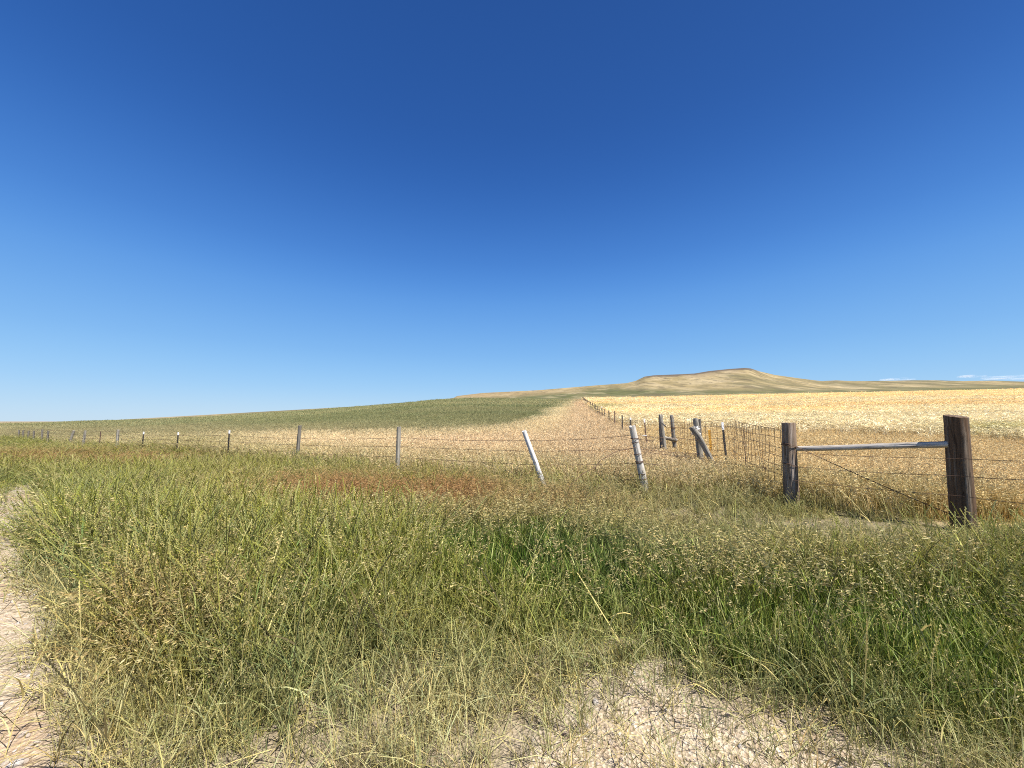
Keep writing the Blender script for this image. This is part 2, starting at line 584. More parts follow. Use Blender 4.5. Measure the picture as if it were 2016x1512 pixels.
# ------------------------------------------------------------------ the ground
def build_ground():
    th = np.concatenate([np.linspace(-math.pi, -1.16, 40, endpoint=False), np.linspace(-1.16, 1.16, 1000), np.linspace(1.16, math.pi, 41)[1:-1]])
    rr = np.concatenate([[0.25], np.geomspace(0.5, 9, 150), np.geomspace(9.1, 300, 190), np.geomspace(304, 700, 40),
                         np.geomspace(705, 1560, 130), np.geomspace(1600, 14000, 22)])
    # rings of constant depth inside the field of view so crests line up
    T, R = np.meshgrid(th, rr)
    stretch = 1.0 / np.cos(np.clip(T, -1.08, 1.08))
    R = R * (1 + (stretch - 1) * sstep(2, 6, R))
    X, Y = R * np.sin(T), R * np.cos(T)
    Z = land(X, Y)
    nr, nt_ = X.shape
    V = np.stack([X.ravel(), Y.ravel(), Z.ravel()], 1)
    idx = np.arange(nr * nt_).reshape(nr, nt_)
    a = idx[:-1, :]
    b = idx[1:, :]
    q = np.stack([a, np.roll(a, -1, 1), np.roll(b, -1, 1), b], -1).reshape(-1, 4)[:, ::-1]
    centre = len(V)
    V = np.concatenate([V, [[0, 0, ground_at(0.01, 0.01)]]])
    fan = np.stack([np.full(nt_, centre), idx[0], np.roll(idx[0], -1)], 1)[:, ::-1]
    flat = np.concatenate([q.ravel(), fan.ravel()])
    me = mesh_np("ground", V, flat, [4] * len(q) + [3] * len(fan))
    smooth(me, 180)
    X, Y, Z = V[:, 0], V[:, 1], V[:, 2]
    u, v = project(X, np.where(Y < 0.3, 0.3, Y), Z)
    thv = np.clip(np.arctan2(X, Y), -1.2, 1.2)
    D = np.hypot(X, Y) * np.cos(np.clip(thv, -1.08, 1.08))
    yc = np.interp(u, YCX, YCV)
    bf = beyond_fence(X, Y)
    bare = bare_mask(u, v, X, Y)
    thin = thin_mask(u, v, X, Y)
    # verge floor: old stems and soil
    litter = mixc(np.broadcast_to(np.array([0.13, 0.11, 0.055]), (len(X), 3)).copy(), np.array([0.33, 0.27, 0.19]), 0.7 * thin)
    sand = np.broadcast_to(np.array([0.42, 0.385, 0.335]), (len(X), 3)) * (0.8 + 0.4 * fbm(X * 2, Y * 2, 71, 3))[:, None]
    sand = mixc(sand, np.array([0.385, 0.325, 0.265]), sstep(.5, .75, fbm(X * 1.3, Y * 1.3, 72, 3)))
    c = mixc(litter, sand, bare)
    fc, kd = field_colour(u, v - 4, X, Y)
    c = mixc(c, fc * 0.72, sstep(0.0, 1.5, bf))
    # country past the crest
    hill = np.broadcast_to(np.array([0.40, 0.315, 0.165]) * 0.60, (len(X), 3)).copy()
    na = fbm(X / 160.0, Y / 420.0, 81, 5)
    nb = fbm(X / 60.0, Y / 240.0, 82, 5)
    hill = mixc(hill, np.array([0.23, 0.20, 0.105]) * 0.60, 0.85 * sstep(.48, .66, na))
    hill = mixc(hill, np.array([0.54, 0.43, 0.25]) * 0.60, 0.8 * sstep(.54, .68, nb))
    hill = mixc(hill, np.array([0.44, 0.315, 0.17]) * 0.60, 0.75 * blob(u, v, 1000, 776, 190, 9))
    gu = np.interp(u, [850, 1000, 1140, 1200, 1300, 1420, 1500, 1600, 1800, 2016], [792, 790, 778, 774, 774, 773, 773, 773, 769, 764])
    gw = np.interp(u, [850, 930, 1130, 1300, 1380, 1420, 1600, 1800, 2016], [6, 6, 8, 7, 4, 6.5, 4.5, 4.5, 5])
    band = np.exp(-((v - gu + (na - .5) * 8) / gw) ** 2)
    hill = mixc(hill, np.array([0.095, 0.098, 0.042]), 1.05 * band * (0.55 + 0.9 * nb))
    vs = np.interp(u, SX, SV)
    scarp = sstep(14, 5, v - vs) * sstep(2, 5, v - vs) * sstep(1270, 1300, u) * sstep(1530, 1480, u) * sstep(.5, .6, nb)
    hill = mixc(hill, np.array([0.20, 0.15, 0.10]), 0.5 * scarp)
    pa = fbm(X / 42.0, D / 85.0, 86, 4)
    pb = fbm(X / 20.0, D / 60.0, 87, 3)
    hill = mixc(hill, np.array([0.125, 0.108, 0.058]), 0.36 * sstep(.50, .70, pa) * sstep(1180, 1300, u))
    hill = mixc(hill, np.array([0.36, 0.295, 0.185]), 0.4 * sstep(.46, .30, pa) * sstep(1, 6, v - vs))
    hill = mixc(hill, np.array([0.11, 0.09, 0.055]), 0.6 * sstep(.62, .72, pb) * sstep(1200, 1300, u))
    spots = sstep(.70, .76, fbm(X / 9.0, Y / 26.0, 84, 3))
    hill = mixc(hill, np.array([0.12, 0.10, 0.07]), spots * 0.8)
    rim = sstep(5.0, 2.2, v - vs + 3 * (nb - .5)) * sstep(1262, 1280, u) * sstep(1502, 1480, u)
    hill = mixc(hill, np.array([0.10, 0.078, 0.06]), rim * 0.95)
    far_left = np.array([0.44, 0.35, 0.22]) * 0.60
    hill = mixc(hill, far_left, sstep(420, 250, u))
    c = np.where((D > yc * 1.02)[:, None], hill, c)
    c = mixc(c, np.array([0.19, 0.15, 0.075]), 0.8 * sstep(330, 60, u) * sstep(75, 130, D) * sstep(240, 190, D))
    add_attr(me, 'gcol', 'FLOAT_COLOR', np.clip(c, 0, 1))
    add_attr(me, 'gravel', 'FLOAT', np.clip(bare * (bf < 0), 0, 1))
    add_attr(me, 'farness', 'FLOAT', sstep(25, 60, D))
    o = link("ground", me, M_GROUND)
    tag(o, "dry prairie floor with a sandy gravel edge rising to a flat topped hill", "ground", kind='structure')
    return o


build_ground()


# ------------------------------------------------------------------ plants: clumps to scatter
class Clump:
    def __init__(self):
        self.v, self.f, self.n, self.h, self.j = [], [], [], [], []

    def ribbon(self, pts, widths, side, head, jit, pointed=True):
        """flat leaf along pts"""
        b = len(self.v)
        k = len(pts)
        for i, (p, w) in enumerate(zip(pts, widths)):
            if pointed and i == k - 1:
                self.v.append(tuple(p))
                self.h.append(head)
                self.j.append(jit)
            else:
                self.v.append(tuple(p + side * w * .5))
                self.v.append(tuple(p - side * w * .5))
                self.h += [head, head]
                self.j += [jit, jit]
        last = k - 1
        for i in range(last):
            if pointed and i == last - 1:
                self.f += [b + 2 * i, b + 2 * i + 1, b + 2 * i + 2]
                self.n.append(3)
            else:
                self.f += [b + 2 * i, b + 2 * i + 1, b + 2 * i + 3, b + 2 * i + 2]
                self.n.append(4)

    def diamond(self, p, d, side, ln, w, head, jit):
        b = len(self.v)
        for q in (p, p + d * ln * .45 + side * w * .5, p + d * ln, p + d * ln * .45 - side * w * .5):
            self.v.append(tuple(q))
            self.h.append(head)
            self.j.append(jit)
        self.f += [b, b + 1, b + 2, b + 3]
        self.n.append(4)

    def mesh(self, name):
        me = mesh_np(name, np.array(self.v), self.f, self.n)
        add_attr(me, 'headmask', 'FLOAT', np.array(self.h, float))
        add_attr(me, 'jit', 'FLOAT_COLOR', np.array(self.j, float))
        me.materials.append(M_PLANT)
        return me


def rjit(lo=0.6, hi=1.35, warm=0.12):
    k = random.uniform(lo, hi)
    if hi > 1.6:
        k = random.choice((.45, .6, .75, .9, 1.3, 1.9)) * random.uniform(.85, 1.15)
    w = random.uniform(-warm, warm)
    return (k * (1 + w), k, k * (1 - w))


def spine(base, h, lean_dir, lean, curl, n):
    """stem points that start upright and bend over"""
    pts = []
    for i in range(n):
        s = i / (n - 1)
        off = lean * s * h + curl * h * s ** 2.5
        pts.append(base + Vector((lean_dir.x * off, lean_dir.y * off, h * s * (1 - 0.25 * min(1, abs(curl)) * s * s))))
    return pts


def rdir():
    a = random.uniform(0, 2 * math.pi)
    return Vector((math.cos(a), math.sin(a), 0))


def leafy(c, n, hmin, hmax, w, spread, curl=0.35, jl=(0.6, 1.35)):
    for _ in range(n):
        d = rdir()
        base = d * random.uniform(0, spread) + Vector((0, 0, -0.02))
        h = random.uniform(hmin, hmax)
        ld = rdir()
        pts = spine(base, h, ld, random.uniform(0, .25), random.uniform(0, curl), 5)
        ww = w * random.uniform(.7, 1.3)
        side = rdir()
        c.ribbon(pts, [ww * .8, ww, ww * .85, ww * .5, 0], side, random.choice((0, 0, 0, .15, .35, .8)), rjit(*jl))


def spike_stalk(c, h, w, head_len, lean=.2, sp=0.06, ww=.006, head=1.0):
    base = rdir() * random.uniform(0, sp)
    ld = rdir()
    pts = spine(base, h, ld, random.uniform(0, lean), random.uniform(0, .25), 7)
    side = rdir()
    c.ribbon(pts, [w] * 7, side, 0.55 * head, rjit(.7, 1.25), False)
    # a blade or two on the stem
    for k in range(random.randint(1, 2)):
        i = random.randint(1, 3)
        q = spine(pts[i], random.uniform(.1, .22), rdir(), .6, .5, 4)
        c.ribbon(q, [w * 1.6, w * 1.8, w * 1.2, 0], rdir(), 0.15, rjit())
    # two-ranked spikelets
    tip, prev = pts[-1], pts[-2]
    ax = (tip - prev).normalized()
    n = max(5, int(head_len / .011))
    s2 = ax.cross(rdir()).normalized()
    for k in range(n):
        p = tip - ax * head_len * (1 - k / n)
        dr = (ax + s2 * (0.38 if k % 2 else -0.38)).normalized()
        c.diamond(p, dr, ax.cross(s2).normalized() * .6 + s2 * .4, .019, ww, head, rjit(.75, 1.3, .08))


def panicle_stalk(c, h, w, sp=.06, big=1.0):
    base = rdir() * random.uniform(0, sp)
    ld = rdir()
    pts = spine(base, h, ld, random.uniform(0, .25), random.uniform(.05, .4), 6)
    c.ribbon(pts, [w] * 6, rdir(), 0.5, rjit(.7, 1.2), False)
    ax = (pts[-1] - pts[-2]).normalized()
    for k in range(int(13 * big)):
        p = pts[-1] - ax * random.uniform(0, .13) * big
        d = (ld * random.uniform(.1, 1) + rdir() * .55 + ax * random.uniform(-.1, .9) + Vector((0, 0, -.25))).normalized()
        L = random.uniform(.016, .032) * big
        q = p + d * random.uniform(.005, .03)
        c.diamond(q, d, d.cross(rdir()).normalized(), L, .007 * big, 1.0, rjit(.65, 1.35, .1))


def wheat_stalk(c, h, w, sp, thick=1.0):
    base = rdir() * random.uniform(0, sp)
    ld = (rdir() + Vector((-.7, -.2, 0))).normalized()
    pts = spine(base, h, ld, random.uniform(0, .18), random.uniform(.02, .12), 5)
    c.ribbon(pts, [w] * 5, rdir(), .2, rjit(.75, 1.15), False)
    p = pts[-1]
    ax = (pts[-1] - pts[-2]).normalized()
    hp = [p]
    for k in range(4):
        ax = (ax + ld * .32 + Vector((0, 0, -.28))).normalized()
        p = p + ax * .024 * (1 + .5 * thick)
        hp.append(p)
    jt = rjit(.85, 1.25, .06)
    t = .012 * thick
    for sd in (ld.cross(Vector((0, 0, 1))), (ld * .5 + Vector((0, 0, 1))).normalized()):
        c.ribbon(hp, [t * .6, t, t, t * .8, t * .3], sd, 1.0, jt, False)
    for k in range(7):
        q = hp[random.randint(1, 4)]
        d = (ax + rdir() * .35).normalized()
        c.ribbon([q, q + d * .09], [.0022 * thick, 0], rdir(), 1.0, rjit(.9, 1.3, .05))


def flat_blade(c, w, straw=0.6):
    """a stray blade lying over"""
    d = rdir()
    b = rdir() * .05
    h = random.uniform(.1, .3)
    pts = [b + d * (.5 * s) + Vector((0, 0, h * math.sin(min(1, s * 1.5) * 1.6))) for s in (0, .25, .5, .75, 1.0)]
    c.ribbon(pts, [w, w, w * .9, w * .6, 0], (d.cross(Vector((0, 0, 1))) + Vector((0, 0, .4))).normalized(), straw, rjit(.9, 1.3))


UPV = Vector((0, 0, 1))
PLANTS = []       # (kind, object)
plant_col = bpy.data.collections.new("plant_library")


def reg(kind, c):
    i = len(PLANTS)
    me = c.mesh("%s_clump" % kind)
    o = bpy.data.objects.new("clump_%03d_%s" % (i, kind), me)
    plant_col.objects.link(o)
    PLANTS.append(kind)


for s in range(6):       # leafy short green grass
    c = Clump()
    leafy(c, 22, .14, .36, .0085, .075, .18, (.4, 1.7))
    reg('lush', c)
for s in range(6):       # mixed verge grass: leaves and thin stems
    c = Clump()
    leafy(c, 12, .12, .36, .0068, .08, .2, (.4, 1.7))
    for k in range(3):
        spike_stalk(c, random.uniform(.3, .52), .0032, random.uniform(.05, .09), .25)
    reg('mixed', c)
for s in range(6):       # tall wheatgrass
    c = Clump()
    leafy(c, 8, .15, .4, .0068, .07, .2, (.4, 1.7))
    for k in range(3):
        spike_stalk(c, random.uniform(.48, .74), .0042, random.uniform(.10, .17), .35, ww=.0080)
    reg('tall', c)
for s in range(6):       # brome with drooping panicles
    c = Clump()
    leafy(c, 7, .1, .3, .006, .07, .4, (.4, 1.7))
    for k in range(4):
        panicle_stalk(c, random.uniform(.32, .58), .0026)
    reg('brome', c)
for s in range(6):       # thin dry stems
    c = Clump()
    leafy(c, 5, .08, .26, .0045, .08, .2)
    for k in range(4):
        spike_stalk(c, random.uniform(.2, .44), .0034, random.uniform(.03, .06), .25, .09, .006, .9)
    flat_blade(c, .004)
    reg('dry', c)
for s in range(4):       # low tufts at the edge of the gravel
    c = Clump()
    leafy(c, 14, .03, .13, .0045, .06, .9)
    flat_blade(c, .004)
    reg('low', c)
for s in range(6):       # meadow tuft seen from further off
    c = Clump()
    leafy(c, 22, .2, .5, .010, .20, .2, (.82, 1.18))
    for k in range(7):
        panicle_stalk(c, random.uniform(.35, .6), .005, .2, 1.5)
    reg('meadow', c)
for s in range(6):       # wheat
    c = Clump()
    leafy(c, 8, .3, .6, .010, .16, .4, (.7, 1.1))
    for k in range(11):
        wheat_stalk(c, random.uniform(.62, .85), .005, .18, 1.6)
    reg('wheat', c)
for s in range(5):       # broad far tuft
    c = Clump()
    leafy(c, 26, .22, .42, .035, .7, .25, (.9, 1.1))
    reg('far', c)
for s in range(5):       # broad far wheat
    c = Clump()
    for k in range(26):
        wheat_stalk(c, random.uniform(.62, .85), .012, .75, 4.0)
    leafy(c, 18, .3, .62, .03, .7, .3, (.85, 1.1))
    reg('farwheat', c)
for s in range(5):       # dead stems lying in the litter
    c = Clump()
    for k in range(9):
        d = rdir()
        b = rdir() * random.uniform(0, .12) + Vector((0, 0, random.uniform(.01, .06)))
        L = random.uniform(.12, .35)
        bend = rdir() * random.uniform(0, .08)
        pts = [b + d * (L * q) + bend * q * q + Vector((0, 0, random.uniform(-.01, .02))) for q in (0, .33, .66, 1)]
        c.ribbon(pts, [.005, .006, .005, .003], (d.cross(UPV) + UPV * random.uniform(-.6, .6)).normalized(), random.choice((.7, 1, 1)), rjit(.6, 1.3), False)
    reg('thatch', c)
for s in range(8):       # single long seeding stalks
    c = Clump()
    spike_stalk(c, random.uniform(.6, .85), .0058, random.uniform(.16, .28), .55, .02, .0115)
    reg('stalk', c)
KIND_IDX = {k: [i for i, q in enumerate(PLANTS) if q == k] for k in set(PLANTS)}


def scatter_group(name, coll):
    ng = bpy.data.node_groups.new(name, 'GeometryNodeTree')
    ng.interface.new_socket("Geometry", in_out='INPUT', socket_type='NodeSocketGeometry')
    ng.interface.new_socket("Geometry", in_out='OUTPUT', socket_type='NodeSocketGeometry')
    gi = ng.nodes.new('NodeGroupInput')
    go = ng.nodes.new('NodeGroupOutput')
    ci = ng.nodes.new('GeometryNodeCollectionInfo')
    ci.inputs['Collection'].default_value = coll
    ci.inputs['Separate Children'].default_value = True
    ci.inputs['Reset Children'].default_value = True
    ip = ng.nodes.new('GeometryNodeInstanceOnPoints')
    ip.inputs['Pick Instance'].default_value = True

    def attr(n, t):
        a = ng.nodes.new('GeometryNodeInputNamedAttribute')
        a.data_type = t
        a.inputs['Name'].default_value = n
        return [s for s in a.outputs if s.name == 'Attribute' and s.enabled][0]
    mp = ng.nodes.new('GeometryNodeMeshToPoints')
    ng.links.new(gi.outputs[0], mp.inputs['Mesh'])
    ng.links.new(mp.outputs[0], ip.inputs['Points'])
    ng.links.new(ci.outputs[0], ip.inputs['Instance'])
    ng.links.new(attr('idx', 'INT'), ip.inputs['Instance Index'])
    er = ng.nodes.new('FunctionNodeEulerToRotation')
    ng.links.new(attr('rot', 'FLOAT_VECTOR'), er.inputs[0])
    ng.links.new(er.outputs[0], ip.inputs['Rotation'])
    ng.links.new(attr('scl', 'FLOAT_VECTOR'), ip.inputs['Scale'])
    ng.links.new(ip.outputs[0], go.inputs[0])
    return ng


NG_PLANT = scatter_group("scatter_plants", plant_col)


def scatter(name, P, idx, rot, scl, icol, hcol, label, cat, ng=None):
    me = bpy.data.meshes.new(name)
    me.vertices.add(len(P))
    me.vertices.foreach_set("co", np.asarray(P, np.float32).ravel())
    add_attr(me, 'idx', 'INT', idx)
    add_attr(me, 'rot', 'FLOAT_VECTOR', rot)
    add_attr(me, 'scl', 'FLOAT_VECTOR', scl)
    if icol is not None:
        add_attr(me, 'icol', 'FLOAT_VECTOR', np.clip(icol, 0, 1))
        add_attr(me, 'hcol', 'FLOAT_VECTOR', np.clip(hcol, 0, 1))
    o = link(name, me)
    md = o.modifiers.new("scatter", 'NODES')
    md.node_group = ng or NG_PLANT
    tag(o, label, cat, kind='stuff')
    return o


def pick(kinds_arr):
    out = np.zeros(len(kinds_arr), int)
    for k in np.unique(kinds_arr):
        m = kinds_arr == k
        out[m] = RNG.choice(KIND_IDX[k], m.sum())
    return out


def rots(n, tilt=.12):
    return np.stack([RNG.normal(0, tilt, n), RNG.normal(0, tilt, n), RNG.uniform(0, 2 * math.pi, n)], 1)


def sample_wedge(n, y0, y1, power, tmax=1.62):
    """ground points in front of the camera, thinning with distance"""
    q = RNG.uniform(0, 1, n)
    if abs(power) < 1e-6:
        Y = y0 * (y1 / y0) ** q
    else:
        Y = (y0 ** power + (y1 ** power - y0 ** power) * q) ** (1 / power)
    t = RNG.uniform(-tmax, tmax, n)
    return t * (Y + 2.2), Y


# ---- verge between track and roadside fence
def build_verge():
    parts = []
    # (count, y0, y1, power): density per square metre is count*power*Y^(power-2)/...
    for n, y0, y1, pw in ((56000, .3, 5.5, 1.6), (33000, 5.5, 13, 1.3), (19000, 13, 48, .6)):
        parts.append(sample_wedge(n, y0, y1, pw))
    X = np.concatenate([p[0] for p in parts])
    Y = np.concatenate([p[1] for p in parts])
    keep = beyond_fence(X, Y) < 0.9 + RNG.normal(0, .35, len(X))
    X, Y = X[keep], Y[keep]
    Z = land(X, Y)
    u, v = project(X, Y, Z)
    bare = bare_mask(u, v, X, Y)
    thin = thin_mask(u, v, X, Y)
    keepp = (1 - np.where(u < 400, .94, .60) * bare) * (1 - 0.5 * thin)
    keepp = keepp * np.clip(.25 + 2.1 * (fbm(X * 3.2, Y * 3.2, 91, 3) - .18), .1, 1)
    k = RNG.uniform(0, 1, len(X)) < keepp
    # nothing right on top of the lens
    k &= np.hypot(X, Y) > 1.05
    X, Y, Z, u, v, bare, thin = [a[k] for a in (X, Y, Z, u, v, bare, thin)]
    uc, vc = project(X, Y, Z + .3)
    col = verge_colour(uc, vc, X, Y)
    rust = rust_mask(uc, vc, X, Y)
    n = len(X)
    lush = 1.7 * blob(uc, vc, 1140, 1052, 310, 78) + 1.2 * blob(uc, vc, 1500, 1165, 460, 85) + .6 * blob(uc, vc, 1900, 1260, 200, 100)
    r = RNG.uniform(0, 1, n)
    kind = np.full(n, 'mixed', object)
    tallness = .22 * sstep(900, 300, uc) + .10 + .25 * sstep(980, 930, vc)
    kind[r < tallness] = 'tall'
    r2 = RNG.uniform(0, 1, n)
    kind[r2 < lush * 1.05] = 'lush'
    r3 = RNG.uniform(0, 1, n)
    kind[r3 < rust * .9 + .05 * (1 - np.clip(lush, 0, .6))] = 'brome'
    r4 = RNG.uniform(0, 1, n)
    col = mixc(col, C_STRAW, .12 * thin)
    kind[r4 < thin * .75] = 'dry'
    kind[(bare > .5) & (RNG.uniform(0, 1, n) < .85)] = 'dry'
    kind[(bare > .5) & (RNG.uniform(0, 1, n) < .3)] = 'low'
    kind[(RNG.uniform(0, 1, n) < .07 + .07 * thin)] = 'thatch'
    kind = kind.astype(str)
    col = col * RNG.uniform(.75, 1.25, (n, 1)) * (1 + RNG.normal(0, .05, (n, 3)))
    isb = kind == 'brome'
    hcol = np.broadcast_to(C_STRAW, (n, 3)) * RNG.uniform(.7, 1.2, (n, 1))
    hcol = mixc(hcol, C_OLIVE * 1.55, np.where(isb, .15 + .3 * RNG.uniform(0, 1, n), RNG.uniform(.35, 1.05, n)) * (1 - .45 * thin))
    hcol = mixc(hcol, C_RUST * 1.15, np.where(isb, np.clip(rust * 1.1, .25, 1), .25 * rust))
    col = mixc(col, C_RUST, np.where(isb, rust * .8, .5 * rust))
    s = RNG.uniform(.75, 1.2, n)
    s = s * np.interp(Y, [1, 2.2, 4, 6, 9], [.62, .85, 1.0, .85, .72 ])  * (1 - .25 * thin) * (1 - .75 * np.clip(blob(u, v, 1780, 1065, 420, 55), 0, 1)) * np.where(kind == 'lush', .95, 1)
    # the same blades gathered into fewer, broader tufts further off
    wide = np.interp(Y, [1, 2, 6, 13, 25, 48], [.9, 1.1, 1.75, 2.5, 3.5, 4.6]) * RNG.uniform(.85, 1.2, n)
    scl = np.stack([s * wide, s * wide, s * np.interp(Y, [13, 48], [1, .85])], 1)
    rot = rots(n, .13)
    rot[:, 1] -= .05
    scatter("verge_grass", np.stack([X, Y, Z], 1), pick(kind), rot, scl, col, hcol,
            "tall mixed green and straw coloured roadside grass in front of the wire fence", "grass")
    # long seeding stalks standing over the rest
    X, Y = sample_wedge(800, 1.1, 6, .7, 1.45)
    u, v = project(X, Y, land(X, Y))
    k = (RNG.uniform(0, 1, len(X)) < np.where(u < 900, .85, .4)) & (RNG.uniform(0, 1, len(X)) > .8 * bare_mask(u, v, X, Y)) & (beyond_fence(X, Y) < 0)
    X, Y = X[k], Y[k]
    n = len(X)
    col = np.where(RNG.uniform(0, 1, (n, 1)) < .5, np.array([[.075, .065, .03]]), np.array([[.50, .44, .19]])) * RNG.uniform(.8, 1.2, (n, 1))  # dark stalks: a backlit look put into their colour; the others straw
    s = RNG.uniform(.7, 1.05, n) * np.interp(Y, [1.2, 2.5], [.7, 1])
    rot = rots(n, .16)
    rot[:, 1] -= .22
    rot[:, 2] = RNG.normal(0, .6, n)
    scatter("seeding_stalks", np.stack([X, Y, land(X, Y)], 1), pick(np.full(n, 'stalk')), rot, np.stack([s, s, s], 1), col, col * 1.1,
            "long leaning wheatgrass stalks with slender seed spikes rising above the roadside grass", "grass")


build_verge()


# ---- fields past the fence
def build_fields():
    parts = [sample_wedge(30000, 6, 16, .6, 1.6), sample_wedge(70000, 12, 75, -.35, 1.6)]
    far = [sample_wedge(60000, 45, 290, -.5, 1.6)]
    for grp, isfar in ((parts, False), (far, True)):
        X = np.concatenate([p[0] for p in grp])
        Y = np.concatenate([p[1] for p in grp])
        bf = beyond_fence(X, Y)
        Z = land(X, Y)
        u, v = project(X, Y, Z + .35)
        yc = np.interp(u, YCX, YCV)
        k = (bf > RNG.normal(.6, .35, len(X))) & (Y < yc * 1.03)
        X, Y, Z, u, v = [a[k] for a in (X, Y, Z, u, v)]
        col, kd = field_colour(u, v, X, Y)
        n = len(X)
        col = col * RNG.uniform(.82, 1.18, (n, 1))
        # green undergrowth just behind the brace
        und = np.clip(.9 * sstep(5.0, .8, beyond_fence(X, Y)) * RNG.uniform(.2, 1.1, n), 0, 1) * (Y < 16)
        col = mixc(col, C_OLIVE * 1.15, und * .8)
        hcol = mixc(np.broadcast_to(C_GOLD, (n, 3)).copy(), col, np.full(n, .55)) * RNG.uniform(.85, 1.25, (n, 1))
        rot = rots(n, .10)
        if not isfar:
            s = RNG.uniform(.8, 1.2, n)
            wide = np.interp(Y, [6, 14, 30, 75], [.9, 1.2, 2.0, 3.2])
            hgt = np.where(kd == 1, .75, 1.0) * s
        else:
            s = RNG.uniform(.8, 1.2, n)
            wide = np.interp(Y, [45, 100, 290], [1.0, 1.8, 3.6])
            hgt = np.where(kd == 1, .9, 1.0) * s
        scl = np.stack([s * wide, s * wide, hgt], 1)
        for q, nm, lab, cat in ((0, "meadow_grass", "golden dry meadow grass between the roadside fence and the crops", "grass"),
                                (1, "green_crop", "sage green crop covering the slope left of the field fence", "crop"),
                                (2, "wheat_crop", "ripe pale gold wheat with nodding heads right of the field fence", "wheat")):
            m = kd == q
            if not m.any():
                continue
            if isfar:
                kind = np.full(m.sum(), 'farwheat' if q == 2 else 'far', object)
            else:
                kind = np.full(m.sum(), 'wheat' if q == 2 else 'meadow', object)
            kind = kind.astype(str)
            STORE.setdefault(nm, []).append((np.stack([X, Y, Z], 1)[m], pick(kind), rot[m], scl[m], col[m],
                                             (col if q == 1 else hcol)[m], lab, cat))


STORE = {}
build_fields()
for nm, lst in STORE.items():
    if nm == "wheat_crop":
        lst = [(a, b, c_, d, e, e * 1.12, l, ca) for a, b, c_, d, e, f, l, ca in lst]
    cc = [np.concatenate([q[i] for q in lst]) for i in range(6)]
    scatter(nm, *cc, lst[0][6], lst[0][7])


# ---- loose stones
stone_col = bpy.data.collections.new("stone_library")


def stone_material():
    m, nt, out = new_mat("stone")
    ic = N(nt, 'ShaderNodeAttribute', attribute_type='INSTANCER', attribute_name='icol')
    tc = N(nt, 'ShaderNodeTexCoord')
    g = N(nt, 'ShaderNodeTexNoise')
    g.inputs['Scale'].default_value = 4
    g.inputs['Detail'].default_value = 6
    nt.links.new(tc.outputs['Object'], g.inputs['Vector'])
    r = ramp(nt, g.outputs['Fac'], [(.3, (.75, .72, .7)), (.7, (1.1, 1.08, 1.05))])
    c = mul_mix(nt, ic.outputs['Color'], r, 1.0, 'MULTIPLY')
    p = N(nt, 'ShaderNodeBsdfPrincipled')
    p.inputs['Roughness'].default_value = .9
    nt.links.new(c, p.inputs['Base Color'])
    nt.links.new(p.outputs[0], out.inputs['Surface'])
    return m


M_STONE = stone_material()
for s in range(7):
    bm = bmesh.new()
    bmesh.ops.create_icosphere(bm, subdivisions=2, radius=1)
    sx, sy, sz = random.uniform(.7, 1.2), random.uniform(.6, 1), random.uniform(.4, .7)
    cuts = [(Vector((random.gauss(0, 1), random.gauss(0, 1), random.gauss(0, 1))).normalized(), random.uniform(.55, .85)) for _ in range(7)]
    for vv in bm.verts:
        for nrm, d in cuts:
            e = vv.co.dot(nrm) - d
            if e > 0:
                vv.co -= nrm * e
        vv.co = Vector((vv.co.x * sx, vv.co.y * sy, vv.co.z * sz))
    me = bpy.data.meshes.new("stone")
    bm.to_mesh(me)
    bm.free()
    me.materials.append(M_STONE)
    stone_col.objects.link(bpy.data.objects.new("stone_%02d" % s, me))
NG_STONE = scatter_group("scatter_stones", stone_col)


def build_stones():
    X, Y = sample_wedge(60000, .9, 9, 1.0)
    Z = land(X, Y)
    u, v = project(X, Y, Z)
    b = bare_mask(u, v, X, Y)
    k = RNG.uniform(0, 1, len(X)) < b * np.where(u < 400, .95, .5) + .04 * thin_mask(u, v, X, Y)
    k &= beyond_fence(X, Y) < -.5
    X, Y, Z = X[k], Y[k], Z[k]
    n = len(X)
    s = np.exp(RNG.normal(math.log(.006), .55, n))
    s = np.clip(s, .003, .03) * np.interp(Y, [1, 6], [.9, 1.5])
    col = mixc(np.broadcast_to(np.array([.36, .31, .26]), (n, 3)).copy(), np.array([.27, .19, .135]), RNG.uniform(0, 1, n) ** 2)
    col = mixc(col, np.array([.46, .44, .42]), (RNG.uniform(0, 1, n) < .3) * .8)
    scatter("gravel", np.stack([X, Y, Z + s * .2], 1), RNG.integers(0, 7, n), rots(n, .3), np.stack([s, s, s], 1), col, col,
            "pale sandy gravel stones lying on the bare ground", "gravel", NG_STONE)


build_stones()


# ------------------------------------------------------------------ fence parts
UP = Vector((0, 0, 1))


def orient(o, base, top):
    d = (top - base).normalized()
    o.location = base
    o.rotation_mode = 'QUATERNION'
    o.rotation_quaternion = UP.rotation_difference(d)


